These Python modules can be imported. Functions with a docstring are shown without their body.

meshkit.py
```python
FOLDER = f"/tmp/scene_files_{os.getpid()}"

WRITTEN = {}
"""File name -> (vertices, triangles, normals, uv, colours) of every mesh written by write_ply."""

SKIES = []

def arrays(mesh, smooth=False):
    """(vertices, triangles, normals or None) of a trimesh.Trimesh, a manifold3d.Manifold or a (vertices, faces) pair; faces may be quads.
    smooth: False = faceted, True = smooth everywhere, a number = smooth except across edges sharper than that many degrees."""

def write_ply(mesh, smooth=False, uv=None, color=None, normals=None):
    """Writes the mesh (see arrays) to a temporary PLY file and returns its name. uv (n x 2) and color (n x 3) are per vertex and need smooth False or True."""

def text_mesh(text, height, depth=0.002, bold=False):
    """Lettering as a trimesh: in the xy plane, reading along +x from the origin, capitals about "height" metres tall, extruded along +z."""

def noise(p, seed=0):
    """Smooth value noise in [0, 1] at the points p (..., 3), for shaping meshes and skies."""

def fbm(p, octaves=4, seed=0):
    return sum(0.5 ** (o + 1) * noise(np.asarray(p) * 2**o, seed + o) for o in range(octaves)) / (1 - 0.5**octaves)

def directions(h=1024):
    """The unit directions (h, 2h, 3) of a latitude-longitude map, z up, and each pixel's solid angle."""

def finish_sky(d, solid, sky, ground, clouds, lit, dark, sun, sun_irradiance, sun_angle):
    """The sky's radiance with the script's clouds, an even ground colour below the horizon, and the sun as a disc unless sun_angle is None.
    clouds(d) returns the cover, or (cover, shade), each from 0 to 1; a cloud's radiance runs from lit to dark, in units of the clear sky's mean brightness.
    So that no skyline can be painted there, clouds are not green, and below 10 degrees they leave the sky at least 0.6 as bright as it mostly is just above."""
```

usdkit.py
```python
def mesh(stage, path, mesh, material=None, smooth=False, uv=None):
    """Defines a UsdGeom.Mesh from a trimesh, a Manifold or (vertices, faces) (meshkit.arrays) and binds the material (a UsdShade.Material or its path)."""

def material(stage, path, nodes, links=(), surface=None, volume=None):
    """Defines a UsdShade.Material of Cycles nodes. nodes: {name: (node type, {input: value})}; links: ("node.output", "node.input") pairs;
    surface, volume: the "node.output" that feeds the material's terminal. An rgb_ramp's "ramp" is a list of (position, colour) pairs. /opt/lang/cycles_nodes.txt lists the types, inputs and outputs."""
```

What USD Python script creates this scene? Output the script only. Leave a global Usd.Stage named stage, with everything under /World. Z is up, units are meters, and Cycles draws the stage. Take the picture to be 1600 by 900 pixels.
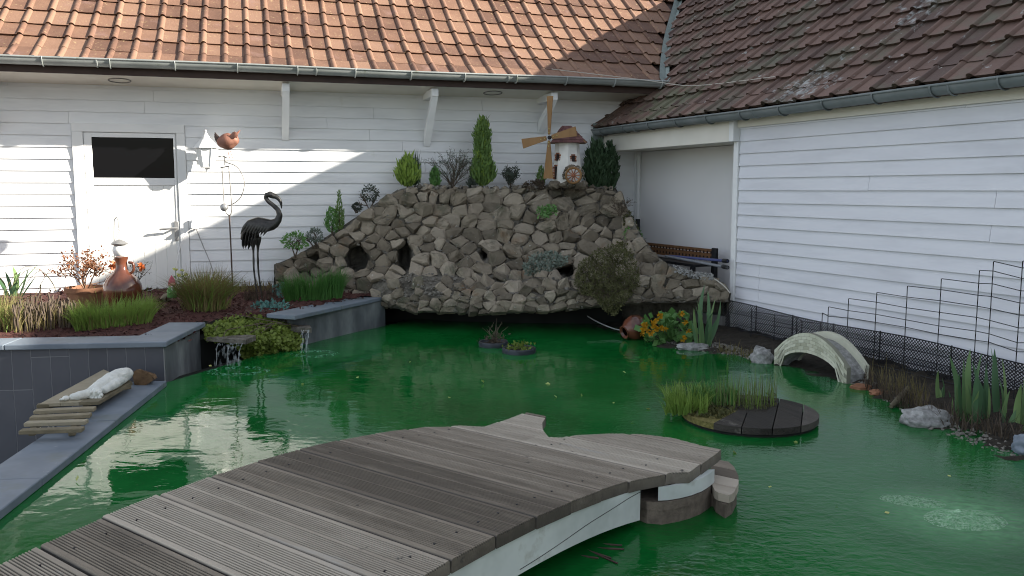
import math, random
import numpy as np, trimesh, usdkit
from meshkit import noise, fbm
from shapely.geometry import Polygon, LineString, Point, MultiPolygon, box
from shapely.ops import voronoi_diagram
from shapely.geometry import MultiPoint
from scipy.spatial import ConvexHull
from pxr import Usd, UsdGeom, UsdLux, UsdShade, Gf, Sdf

stage = Usd.Stage.CreateInMemory()
UsdGeom.SetStageUpAxis(stage, 'Z')
UsdGeom.SetStageMetersPerUnit(stage, 1.0)
UsdGeom.Xform.Define(stage, '/World')
UsdGeom.Scope.Define(stage, '/World/Looks')
PI = math.pi

# ------------------------------------------------------------------ camera
F_PX, PITCH, CAM_Z, EXPOSURE = 1350.0, math.atan(154 / 1350.0), 1.35, 1.72
cam = UsdGeom.Camera.Define(stage, '/World/camera')
cam.CreateHorizontalApertureAttr(36.0)
cam.CreateVerticalApertureAttr(36.0 * 9 / 16)
cam.CreateFocalLengthAttr(36.0 * F_PX / 1600)
cam.CreateClippingRangeAttr((0.05, 5000.0))
cam.CreateExposureAttr(EXPOSURE)
cam.AddTranslateOp().Set((0, 0, CAM_Z))
cam.AddRotateXOp().Set(90 - math.degrees(PITCH))

# ------------------------------------------------------------------ light
SUN = np.array([2.587, -0.261, 1.1]); SUN = SUN / np.linalg.norm(SUN)      # direction towards the sun
SUN_INTENSITY, SKY_STRENGTH = 1.25, 0.074
sky_mat = usdkit.material(stage, '/World/Looks/sky_look', {
    's': ('sky_texture', {'sky_type': 'single_scattering', 'sun_disc': False, 'sun_elevation': math.asin(SUN[2]),
                          'sun_rotation': math.atan2(SUN[0], SUN[1]), 'air_density': 1.0, 'aerosol_density': 1.6}),
    'tc': ('texture_coordinate', {}), 'n': ('noise_texture', {'scale': 2.2, 'detail': 6.0, 'roughness': .6}),
    'r': ('rgb_ramp', {'ramp': [(.36, (.05, .05, .05)), (.64, (.62, .62, .62))]}), 'm': ('mix_color', {'b': (5.6, 5.5, 5.4), 'use_clamp': False}),
    'b': ('background_shader', {'strength': SKY_STRENGTH})},
    [('tc.generated', 'n.vector'), ('n.fac', 'r.fac'), ('r.color', 'm.fac'), ('s.color', 'm.a'), ('m.result', 'b.color')], surface='b.background')
dome = UsdLux.DomeLight.Define(stage, '/World/sky')
UsdShade.MaterialBindingAPI.Apply(dome.GetPrim()).Bind(sky_mat)
dome.GetPrim().SetCustomDataByKey('kind', 'structure')
sun = UsdLux.DistantLight.Define(stage, '/World/sun')
sun.CreateIntensityAttr(SUN_INTENSITY); sun.CreateAngleAttr(0.55); sun.CreateNormalizeAttr(True)
sun.CreateColorAttr((1.0, 0.93, 0.82))
zax = SUN; xax = np.cross([0, 0, 1.0], zax); xax /= np.linalg.norm(xax); yax = np.cross(zax, xax)
sun.AddTransformOp().Set(Gf.Matrix4d(*xax, 0, *yax, 0, *zax, 0, 0, 0, 0, 1))

# ------------------------------------------------------------------ helpers
CP, SP = math.cos(PITCH), math.sin(PITCH)
def ray(px, py):
    a, b = px - 800.0, 450.0 - py
    return np.array([a, F_PX * CP + b * SP, -F_PX * SP + b * CP])
C0 = np.array([0, 0, CAM_Z])
def P(px, py, Y):                       # point at distance Y in front
    d = ray(px, py); return C0 + d * (Y / d[1])
def G(px, py, z):                       # point at height z
    d = ray(px, py); return C0 + d * ((z - CAM_Z) / d[2])
# barn wall frame: u along the wall to the right, q out from the wall towards the pond
BO, BU, BN = np.array([-3.82, 8.80, 0]), np.array([.957, .290, 0]), np.array([.290, -.957, 0])
UP = np.array([0, 0, 1.0])
def B(u, q, z): return BO + u * BU + q * BN + z * UP
def onB(px, py, q=0.0):                 # (u, z) of a pixel on the plane at distance q from the barn wall
    d = ray(px, py); k = (q - (C0 - BO) @ BN) / (d @ BN); p = C0 + k * d
    return (p - BO) @ BU, p[2]
# wing frame: t along the eave towards the camera, w inwards (away from the pond)
WO, WT, WM = np.array([.98, 10.25, 0]), np.array([.400, -.9165, 0]), np.array([.9165, .400, 0])
def W(t, w, z): return WO + t * WT + w * WM + z * UP
def onW(px, py, w=0.0):
    d = ray(px, py); k = (w - (C0 - WO) @ WM) / (d @ WM); p = C0 + k * d
    return (p - WO) @ WT, p[2]

taken, BASE = {}, {}
def fresh(parent, name):
    key = parent + '/' + name
    k = taken.get(key, -1) + 1; taken[key] = k
    return key if k == 0 else '%s_%03d' % (key, k)
def tag(path, label=None, cat=None, group=None, kind=None):
    p = stage.GetPrimAtPath(path)
    for k, v in (('label', label), ('category', cat), ('group', group), ('kind', kind)):
        if v: p.SetCustomDataByKey(k, v)
    return path
def thing(name, label, cat, base=(0, 0, 0), group=None):
    path = fresh('/World', name)
    x = UsdGeom.Xform.Define(stage, path); x.AddTranslateOp().Set(tuple(float(v) for v in base))
    BASE[path] = np.array(base, float)
    return tag(path, label, cat, group)
def top_of(path): return '/'.join(path.split('/')[:3])
def vf(m):
    if isinstance(m, (tuple, list)): return np.asarray(m[0], float), np.asarray(m[1], int)
    if hasattr(m, 'to_mesh'):
        mm = m.to_mesh(); return np.array(mm.vert_properties[:, :3], float), np.array(mm.tri_verts)
    return np.array(m.vertices), np.array(m.faces)
def tri(f):
    f = np.asarray(f, int)
    return np.vstack([f[:, [0, 1, 2]], f[:, [0, 2, 3]]]) if f.shape[1] == 4 else f
def join(ms):
    V, Fs, n = [], [], 0
    for m in ms:
        if m is None: continue
        v, f = vf(m); f = tri(f); V.append(v); Fs.append(f + n); n += len(v)
    return np.vstack(V), np.vstack(Fs)
def part(name, mesh, mat, parent='/World', smooth=False, label=None, cat=None, group=None, kind=None):
    v, f = vf(mesh); f = tri(f)
    base = BASE.get(top_of(parent), np.zeros(3)) if parent != '/World' else np.zeros(3)
    path = fresh(parent, name)
    usdkit.mesh(stage, path, (v - base, f), MATS[mat], smooth)
    if parent == '/World': BASE[path] = np.zeros(3)
    return tag(path, label, cat, group, kind)

QUADS = np.array([[0, 3, 2, 1], [4, 5, 6, 7], [0, 1, 5, 4], [1, 2, 6, 5], [2, 3, 7, 6], [3, 0, 4, 7]])
def hexa(c):                            # eight corners: bottom ring 0-3, top ring 4-7
    return np.asarray(c, float), tri(QUADS)
def bxf(fr, a0, a1, b0, b1, c0, c1, ch=0.0):     # box in a frame function fr(a, b, c)
    if ch <= 0:
        return hexa([fr(a0, b0, c0), fr(a1, b0, c0), fr(a1, b1, c0), fr(a0, b1, c0), fr(a0, b0, c1), fr(a1, b0, c1), fr(a1, b1, c1), fr(a0, b1, c1)])
    pts = []
    for a, sa in ((a0, 1), (a1, -1)):
        for b, sb in ((b0, 1), (b1, -1)):
            for c, sc in ((c0, 1), (c1, -1)):
                pts += [fr(a + sa * ch, b + sb * ch, c), fr(a + sa * ch, b, c + sc * ch), fr(a, b + sb * ch, c + sc * ch)]
    return hull(pts)
def xyz(a, b, c): return np.array([a, b, c], float)
def hull(pts):
    pts = np.asarray(pts, float)
    h = ConvexHull(pts)
    f = h.simplices.copy(); c = pts[h.vertices].mean(0)
    n = np.cross(pts[f[:, 1]] - pts[f[:, 0]], pts[f[:, 2]] - pts[f[:, 0]])
    flip = (n * (pts[f[:, 0]] - c)).sum(1) < 0
    f[flip] = f[flip][:, ::-1]
    used = np.unique(f); re = np.zeros(len(pts), int); re[used] = np.arange(len(used))
    return pts[used], re[f]
def tube(pts, rad, sides=8, caps=True, flat=1.0, flatdir=None):
    p = np.asarray(pts, float); n = len(p)
    r = np.broadcast_to(np.asarray(rad, float), (n,))
    t = np.gradient(p, axis=0); t /= np.linalg.norm(t, axis=1, keepdims=True) + 1e-12
    a = np.zeros_like(p)
    ref = np.array([0, 0, 1.0]) if abs(t[0, 2]) < .9 else np.array([1.0, 0, 0])
    if flatdir is not None: ref = np.asarray(flatdir, float)
    for i in range(n):
        v = ref - t[i] * (ref @ t[i])
        if np.linalg.norm(v) < 1e-6: v = np.array([t[i][1], -t[i][0], .1])
        v /= np.linalg.norm(v); a[i] = v
        if flatdir is None: ref = v
    b = np.cross(t, a); ang = np.arange(sides) * 2 * PI / sides
    v = p[:, None] + r[:, None, None] * (flat * np.cos(ang)[None, :, None] * a[:, None] + np.sin(ang)[None, :, None] * b[:, None])
    i, j = np.meshgrid(np.arange(n - 1), np.arange(sides), indexing='ij')
    q = np.stack([i * sides + j, i * sides + (j + 1) % sides, (i + 1) * sides + (j + 1) % sides, (i + 1) * sides + j], -1).reshape(-1, 4)
    v, f = v.reshape(-1, 3), tri(q)
    if caps:
        k = len(v); v = np.vstack([v, p[0], p[-1]]); e = (n - 1) * sides
        f = np.vstack([f, [[k, (s + 1) % sides, s] for s in range(sides)], [[k + 1, e + s, e + (s + 1) % sides] for s in range(sides)]])
    return v, f
def spline(pts, n=24):
    p = np.asarray(pts, float); k = np.linspace(0, 1, len(p)); x = np.linspace(0, 1, n)
    from scipy.interpolate import PchipInterpolator
    return np.stack([PchipInterpolator(k, p[:, c])(x) for c in range(p.shape[1])], 1)
def lathe(profile, centre, sides=20, axis=None):
    pr = np.asarray(profile, float); ang = np.arange(sides) * 2 * PI / sides
    v = np.stack([pr[:, 0][:, None] * np.cos(ang), pr[:, 0][:, None] * np.sin(ang), np.repeat(pr[:, 1][:, None], sides, 1)], -1)
    n = len(pr); i, j = np.meshgrid(np.arange(n - 1), np.arange(sides), indexing='ij')
    q = np.stack([i * sides + j, i * sides + (j + 1) % sides, (i + 1) * sides + (j + 1) % sides, (i + 1) * sides + j], -1).reshape(-1, 4)
    v = v.reshape(-1, 3)
    if axis is not None:
        z = np.asarray(axis, float); z /= np.linalg.norm(z); x = np.cross([0, 1, .01], z); x /= np.linalg.norm(x); y = np.cross(z, x)
        v = v[:, :1] * x + v[:, 1:2] * y + v[:, 2:] * z
    return v + np.asarray(centre), tri(q)
def ico(centre, r, sub=2, scale=(1, 1, 1), nz=0.0, ns=3.0, seed=0):
    m = trimesh.creation.icosphere(sub, 1.0); v = np.array(m.vertices)
    if nz: v = v * (1 + nz * (fbm(v * ns + seed * 7.3, 3, seed) - .5))[:, None]
    return v * r * np.asarray(scale) + np.asarray(centre), np.array(m.faces)
def extrude(poly, z0, z1, fr=xyz):
    m = trimesh.creation.extrude_polygon(poly, 1.0, engine='earcut'); v = np.array(m.vertices)
    return np.array([fr(a, b, z0 + c * (z1 - z0)) for a, b, c in v]), np.array(m.faces)
def sweep_profile(prof, frames):        # prof: (k,2); frames: list of (origin, xvec, yvec)
    k = len(prof); V = []
    for o, x, y in frames: V += [o + a * x + b * y for a, b in prof]
    n = len(frames); i, j = np.meshgrid(np.arange(n - 1), np.arange(k - 1), indexing='ij')
    q = np.stack([i * k + j, i * k + j + 1, (i + 1) * k + j + 1, (i + 1) * k + j], -1).reshape(-1, 4)
    return np.array(V), tri(q)
def rock(c, size, seed, flat=(1, 1, .7), n=16, sub=None):
    r = np.random.RandomState(seed); p = r.normal(size=(n, 3)); p /= np.linalg.norm(p, axis=1, keepdims=True)
    p *= (0.75 + .35 * r.rand(n, 1)); a = r.rand() * 2 * PI
    p = p * np.asarray(flat) * size
    R = np.array([[math.cos(a), -math.sin(a), 0], [math.sin(a), math.cos(a), 0], [0, 0, 1]])
    return hull(p @ R.T + np.asarray(c))

# ---- vegetation builders (all numpy)
def blades(base, height, lean, width, seed, seg=4, curl=1.6, outward=.0):
    r = np.random.RandomState(seed); base = np.asarray(base, float); n = len(base)
    h = np.broadcast_to(height, (n,)) * (.7 + .45 * r.rand(n)); az = r.rand(n) * 2 * PI
    if outward: o_ = base - base.mean(0); az = np.arctan2(o_[:, 1], o_[:, 0]) + r.normal(0, 1.6 - outward, n)
    ln = np.broadcast_to(lean, (n,)) * r.rand(n) ** .7
    d = np.stack([np.cos(az), np.sin(az), 0 * az], 1); side = np.stack([-np.sin(az + r.normal(0, .7, n)), np.cos(az), 0 * az], 1)
    side[:, 0] += .8; side /= np.linalg.norm(side, axis=1, keepdims=True) + 1e-9
    w = np.broadcast_to(width, (n,)) * (.7 + .6 * r.rand(n))
    V = []
    for k in range(seg + 1):
        s = k / seg
        c = base + d * (ln * h * s ** curl)[:, None] + UP * (h * (s - .35 * ln * s ** 2.5))[:, None]
        ww = (w * (1 - .93 * s ** 1.5) * .5)[:, None] * side
        V += [c - ww, c + ww]
    V = np.stack(V, 1).reshape(-1, 3); m = 2 * (seg + 1)
    q = np.array([[2 * k, 2 * k + 1, 2 * k + 3, 2 * k + 2] for k in range(seg)])
    return V, tri((q[None] + (np.arange(n) * m)[:, None, None]).reshape(-1, 4))
def leaves(pts, size, seed, aspect=.55, up=0.0, dirs=None, face=None):
    r = np.random.RandomState(seed); pts = np.asarray(pts, float); n = len(pts)
    d = r.normal(size=(n, 3)) if dirs is None else np.asarray(dirs) + r.normal(size=(n, 3)) * .35
    d[:, 2] += up; d /= np.linalg.norm(d, axis=1, keepdims=True) + 1e-9
    x = r.normal(size=(n, 3)) if face is None else np.cross(d, np.asarray(face) + r.normal(size=(n, 3)) * .45)
    x -= d * (x * d).sum(1, keepdims=True); x /= np.linalg.norm(x, axis=1, keepdims=True) + 1e-9
    s = (np.broadcast_to(size, (n,)) * (.6 + .8 * r.rand(n)))[:, None]
    V = np.stack([pts, pts + d * s * .5 + x * s * aspect * .5, pts + d * s, pts + d * s * .5 - x * s * aspect * .5], 1).reshape(-1, 3)
    return V, tri((np.array([[0, 1, 2, 3]]) + (np.arange(n) * 4)[:, None]))
def branchy(base, height, spread, seed, stems=5, splits=3, r0=.006, kids=3, updrift=.5):
    rr = random.Random(seed); tubes, tips = [], []
    def grow(p, d, L, r, lvl):
        pts = [p]; q = np.array(p, float); dd = np.array(d, float)
        for _ in range(3):
            dd = dd + np.array([rr.gauss(0, .16), rr.gauss(0, .16), rr.gauss(0, .1) + .06 * updrift]); dd /= np.linalg.norm(dd)
            q = q + dd * L / 3; pts.append(q.copy())
        tubes.append(tube(pts, np.linspace(r, r * .55, 4), 4, False))
        tips.extend(pts[2:])
        if lvl > 0:
            for _ in range(kids):
                nd = dd + np.array([rr.gauss(0, spread), rr.gauss(0, spread), rr.gauss(0, spread * .6) + .25 * updrift]); nd /= np.linalg.norm(nd)
                grow(pts[rr.choice([1, 2, 3, 3])], nd, L * rr.uniform(.55, .85), r * .6, lvl - 1)
    for _ in range(stems):
        a = rr.uniform(0, 2 * PI); s = spread * rr.uniform(.2, 1)
        d = np.array([math.cos(a) * s, math.sin(a) * s, 1.0]); d /= np.linalg.norm(d)
        grow(np.array(base, float) + np.array([math.cos(a), math.sin(a), 0]) * .01, d, height * .42, r0, splits - 1)
    return join(tubes), np.array(tips)
def volume_pts(n, seed, prof, base, height, hollow=.35):
    """points in a body of revolution: prof(s) = radius at relative height s"""
    r = np.random.RandomState(seed); s = r.rand(n * 3); R = np.array([prof(x) for x in s]); keep = r.rand(n * 3) < R / R.max()
    s, R = s[keep][:n], R[keep][:n]; a = r.rand(len(s)) * 2 * PI
    rad = R * np.sqrt(hollow + (1 - hollow) * r.rand(len(s)))
    lump = .62 + .62 * noise(np.stack([np.cos(a) * 2.6, np.sin(a) * 2.6, s * 9], 1), seed) + .16 * r.rand(len(s)) ** 3
    off = np.stack([np.cos(a) * rad * lump, np.sin(a) * rad * lump, s * height], 1)
    dirs = np.stack([np.cos(a) * .5, np.sin(a) * .5, np.full(len(s), 1.0)], 1)
    return np.asarray(base) + off, dirs

# ------------------------------------------------------------------ materials
MATS = {}
def M(name, cols, scale=6.0, rough=.6, bump=0.0, bscale=40.0, by='noise', metallic=0.0, spec=.4, trans=0.0, detail=5.0, stretch=None, patch=None, coat=0.0, bdist=.01, groove=None, zones=(), grain=None):
    """cols: colours from dark to light, chosen by noise over the position, per object ('object') or per leaf ('island')"""
    n = {'geo': ('geometry', {}), 'p': ('principled_bsdf', {'roughness': rough, 'metallic': metallic, 'specular_ior_level': spec, 'coat_weight': coat})}
    L = []
    pos = 'geo.position'
    if stretch:
        n['map'] = ('mapping', {'scale': stretch}); L.append((pos, 'map.vector')); pos = 'map.vector'
    if grain is not None:
        n['map'] = ('mapping', {'mapping_type': 'texture', 'rotation': (0, 0, grain), 'scale': (7, 1, 1)}); L.append((pos, 'map.vector')); pos = 'map.vector'
    n['nz'] = ('noise_texture', {'scale': scale, 'detail': detail, 'roughness': .6}); L.append((pos, 'nz.vector'))
    k = len(cols); lo, hi = .28, .72
    n['ramp'] = ('rgb_ramp', {'ramp': [(lo + (hi - lo) * i / max(k - 1, 1), c) for i, c in enumerate(cols)] if k > 1 else [(0, cols[0]), (1, cols[0])]})
    if by == 'noise': L.append(('nz.fac', 'ramp.fac'))
    else:
        src = 'geo.random_per_island' if by == 'island' else 'oi.random'
        if by == 'object': n['oi'] = ('object_info', {})
        n['mixf'] = ('math', {'math_type': 'multiply_add', 'value2': .55, 'value3': -.02})
        L.append((src, 'mixf.value1'))
        n['addf'] = ('math', {'math_type': 'multiply_add', 'value2': .5}); L.append(('nz.fac', 'addf.value1')); L.append(('mixf.value', 'addf.value3'))
        L.append(('addf.value', 'ramp.fac'))
    col = 'ramp.color'
    for i, (pc, pscale, thr, width) in enumerate(patch or []):
        n['pn%d' % i] = ('noise_texture', {'scale': pscale, 'detail': 6.0, 'roughness': .65}); L.append((pos if i else 'geo.position', 'pn%d.vector' % i))
        n['pr%d' % i] = ('rgb_ramp', {'ramp': [(thr, (0, 0, 0)), (min(thr + width, 1), (1, 1, 1))]}); L.append(('pn%d.fac' % i, 'pr%d.fac' % i))
        n['pm%d' % i] = ('mix_color', {'b': pc}); L += [('pr%d.color' % i, 'pm%d.fac' % i), (col, 'pm%d.a' % i)]; col = 'pm%d.result' % i
    for i, (zc, zr, zcol, zs, thr) in enumerate(zones):
        n.update({'zd%d' % i: ('vector_math', {'math_type': 'distance', 'vector2': tuple(zc)}), 'zm%d' % i: ('map_range', {'from_min': 0.0, 'from_max': zr, 'to_min': .16, 'to_max': -.25, 'clamp': True}),
                  'zn%d' % i: ('noise_texture', {'scale': zs, 'detail': 7.0, 'roughness': .7}), 'za%d' % i: ('math', {'math_type': 'add'}),
                  'zr%d' % i: ('rgb_ramp', {'ramp': [(thr, (0, 0, 0)), (thr + .12, (.85, .85, .85))]}), 'zx%d' % i: ('mix_color', {'b': zcol})})
        L += [('geo.position', 'zd%d.vector1' % i), ('zd%d.value' % i, 'zm%d.value' % i), ('geo.position', 'zn%d.vector' % i), ('zn%d.fac' % i, 'za%d.value1' % i), ('zm%d.result' % i, 'za%d.value2' % i),
              ('za%d.value' % i, 'zr%d.fac' % i), ('zr%d.color' % i, 'zx%d.fac' % i), (col, 'zx%d.a' % i)]; col = 'zx%d.result' % i
    if groove:
        n['at'] = ('attribute', {'attribute': 'groove'}); n['gm'] = ('mix_color', {'b': groove}); L += [('at.fac', 'gm.fac'), (col, 'gm.a')]; col = 'gm.result'
    L.append((col, 'p.base_color'))
    if bump:
        n['bn'] = ('noise_texture', {'scale': bscale, 'detail': 6.0, 'roughness': .65}); n['bump'] = ('bump', {'strength': bump, 'distance': bdist})
        L += [(pos, 'bn.vector'), ('bn.fac', 'bump.height'), ('bump.normal', 'p.normal')]
    surf = 'p.BSDF'
    if trans:
        n['tr'] = ('translucent_bsdf', {}); n['mx'] = ('mix_closure', {'fac': trans}); L += [(col, 'tr.color'), ('p.BSDF', 'mx.closure1'), ('tr.BSDF', 'mx.closure2')]; surf = 'mx.closure'
    MATS[name] = usdkit.material(stage, '/World/Looks/' + name, n, L, surface=surf)

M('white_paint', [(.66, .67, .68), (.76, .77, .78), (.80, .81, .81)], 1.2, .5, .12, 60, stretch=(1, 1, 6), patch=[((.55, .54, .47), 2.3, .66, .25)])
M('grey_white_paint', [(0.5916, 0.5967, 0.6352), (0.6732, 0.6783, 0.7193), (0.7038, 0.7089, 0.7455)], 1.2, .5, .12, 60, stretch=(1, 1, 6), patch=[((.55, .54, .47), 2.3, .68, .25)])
M('white_trim', [(.72, .73, .73), (.80, .80, .79)], 3, .45, .08, 70)
M('cream_soffit', [(0.66, 0.627, 0.55), (0.77, 0.737, 0.66)], 2, .6, .05)
M('panel_white', [(.74, .73, .73), (.80, .79, .79)], 1.0, .55, .05)
M('tile_orange', [(.098, .050, .032), (.142, .075, .048), (.175, .096, .061), (.20, .115, .075)], 5, .75, .35, 55, by='object', patch=[((.33, .25, .13), 26, .60, .12), ((.20, .12, .10), 3.0, .58, .2)])
M('tile_dark', [(0.0694, 0.043, 0.0342), (0.0986, 0.06, 0.0466), (0.1254, 0.076, 0.0589)], 6, .8, .5, 45, by='object', patch=[((.090, .083, .058), 2.0, .50, .16), ((.30, .30, .28), 11.0, .64, .06)],
  zones=[(W(3.3, .12, 2.15), 1.0, (.30, .31, .30), 13, .58), (W(3.9, .75, 2.7), .9, (.29, .30, .29), 13, .60), (W(1.2, .2, 2.25), 1.5, (.085, .088, .05), 5, .52)])
M('zinc', [(.22, .24, .23), (.33, .35, .34)], 4, .5, .08, 40, metallic=.35, patch=[((.12, .15, .09), 9, .62, .12)])
M('zinc_dark', [(.12, .14, .14), (.20, .22, .22)], 4, .55, .1, 40, metallic=.25)
M('lead', [(.13, .16, .15), (.21, .25, .23)], 9, .7, .3, 30)
M('brown_board', [(.035, .018, .013), (.055, .030, .022)], 6, .6, .1)
M('black_iron', [(.012, .012, .014), (.03, .03, .033)], 20, .45, .1, metallic=.4)
M('glass_dark', [(.004, .004, .005)], 3, .06, 0, spec=.12)
M('door_white', [(.70, .70, .67), (.80, .80, .77)], 2.5, .45, .08, 40, stretch=(6, 6, .6))
M('stone', [(0.1204, 0.1018, 0.0755), (0.1847, 0.1567, 0.1167), (0.2225, 0.1895, 0.1421), (0.2822, 0.244, 0.1893)], 7, .85, .8, 30, by='object', patch=[((.075, .078, .05), 4, .55, .16), ((.46, .44, .39), 16, .64, .10), ((.20, .13, .075), 3, .60, .14)], bdist=.02)
M('stone_small', [(0.1204, 0.1018, 0.0755), (0.1847, 0.1567, 0.1167), (0.2225, 0.1895, 0.1421), (0.2822, 0.244, 0.1893)], 7, .85, .8, 30, by='island', patch=[((.075, .078, .05), 4, .55, .16), ((.46, .44, .39), 16, .64, .10), ((.20, .13, .075), 3, .60, .14)], bdist=.02)
M('stone_core', [(0.0595, 0.0553, 0.0442), (0.1275, 0.1173, 0.0952), (0.204, 0.187, 0.1573)], 11, .9, 1.0, 26, bdist=.03)
M('pebble', [(.15, .14, .12), (.34, .32, .28), (.5, .48, .44)], 8, .85, .4, by='island')
M('granite', [(.12, .12, .115), (.25, .25, .24), (.38, .38, .37)], 30, .8, .4, 60)
M('bluestone', [(0.116, 0.145, 0.1798), (0.1711, 0.2059, 0.2436)], 5, .55, .1, 60, patch=[((.12, .14, .125), 3, .56, .2), ((.30, .32, .32), 14, .66, .1)])
M('slate_panel', [(.062, .066, .080), (.090, .095, .112)], 5, .45, .1, 60, by='object')
M('grout', [(.30, .30, .31)], 5, .8)
M('render_grey', [(.055, .062, .068), (.115, .130, .138), (.23, .255, .255)], 4, .55, .3, 20, stretch=(1, 1, .5))
M('liner_black', [(.010, .011, .010), (.02, .022, .02)], 5, .7, .2, 15, spec=.2)
M('mulch', [(.034, .012, .010), (.075, .024, .019), (.115, .044, .034)], 60, .9, 1.0, 80, bdist=.02)
M('mulch_chip', [(.045, .015, .012), (.092, .031, .024), (.135, .058, .045)], 20, .9, by='island')
M('soil', [(.018, .015, .011), (.045, .037, .027)], 25, .95, .8, 60, bdist=.02)
M('ground', [(.10, .10, .095), (.17, .165, .155)], 4, .9, .4, 40)
M('deck_wood', [(0.1155, 0.0958, 0.0725), (0.2145, 0.1813, 0.1395), (0.3025, 0.2626, 0.2093), (0.407, 0.3605, 0.293)], 16, .8, .5, 60, by='object', stretch=None, patch=[((.055, .05, .045), 12, .655, .06), ((.19, .115, .055), 1.5, .63, .1), ((.36, .35, .32), 5, .66, .1)], groove=(.035, .031, .027), grain=math.atan2(-.610, .792))
M('deck_end', [(0.077, 0.062, 0.0486), (0.165, 0.135, 0.1062)], 30, .85, .6, 40)
M('beam_white', [(.38, .42, .40), (.52, .56, .54), (.56, .60, .58)], 3, .55, .15, 30, patch=[((.22, .21, .16), 6, .575, .22), ((.12, .14, .09), 3, .64, .12)])
M('old_wood', [(.11, .095, .06), (.21, .18, .12), (.28, .25, .18)], 9, .85, .5, 40, by='object')
M('bark', [(.075, .045, .022), (.17, .105, .055)], 20, .9, .7, 40)
M('twig', [(.05, .038, .026), (.11, .085, .06)], 30, .85)
M('twig_red', [(.16, .085, .05), (.30, .18, .11)], 30, .8)
M('plaster', [(.50, .52, .49), (.66, .68, .64)], 12, .75, .3, 50, patch=[((.34, .32, .24), 14, .62, .14)])
M('terracotta', [(.17, .075, .04), (.27, .13, .07)], 9, .8, .3, 40, patch=[((.40, .32, .24), 6, .62, .15)])
M('glaze_brown', [(.060, .020, .012), (.115, .040, .022)], 6, .16, .05, 20, coat=.5)
M('bronze', [(.030, .030, .030), (.075, .072, .068)], 18, .38, .25, 40, metallic=.65)
M('rust', [(.13, .055, .04), (.26, .12, .08)], 14, .6, .2, 40, metallic=.2)
M('rust_dark', [(.045, .03, .028), (.09, .06, .05)], 14, .6, .2, 40, metallic=.3)
M('grey_metal', [(.16, .15, .14), (.26, .25, .23)], 14, .5, .1, metallic=.4)
M('white_metal', [(.74, .74, .73), (.80, .80, .79)], 8, .35)
M('milk_glass', [(.72, .73, .72), (.80, .81, .80)], 8, .12)
M('pale_glass', [(.55, .56, .55), (.70, .71, .70)], 8, .1)
M('solar_steel', [(.22, .22, .22), (.36, .36, .36)], 8, .35, metallic=.5)
M('grass_bright', [(0.1848, 0.2856, 0.0588), (0.3192, 0.4704, 0.1008), (0.4872, 0.6216, 0.1848)], 4, .55, by='island', trans=.3)
M('grass_green', [(0.0675, 0.189, 0.0405), (0.1148, 0.2835, 0.0607), (0.189, 0.378, 0.1013)], 4, .55, by='island', trans=.3)
M('grass_straw', [(0.2016, 0.168, 0.0672), (0.4032, 0.3192, 0.1429), (0.6048, 0.4872, 0.2352)], 4, .7, by='island', trans=.25)
M('reed_pale', [(.14, .17, .07), (.27, .30, .13), (.42, .42, .22)], 4, .6, by='island', trans=.25)
M('reed_cut', [(.07, .05, .035), (.24, .185, .13), (.46, .39, .29)], 6, .8, by='island')
M('iris_leaf', [(0.0945, 0.189, 0.0743), (0.1485, 0.27, 0.1013), (0.2295, 0.351, 0.135)], 3, .45, by='island', trans=.25)
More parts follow.
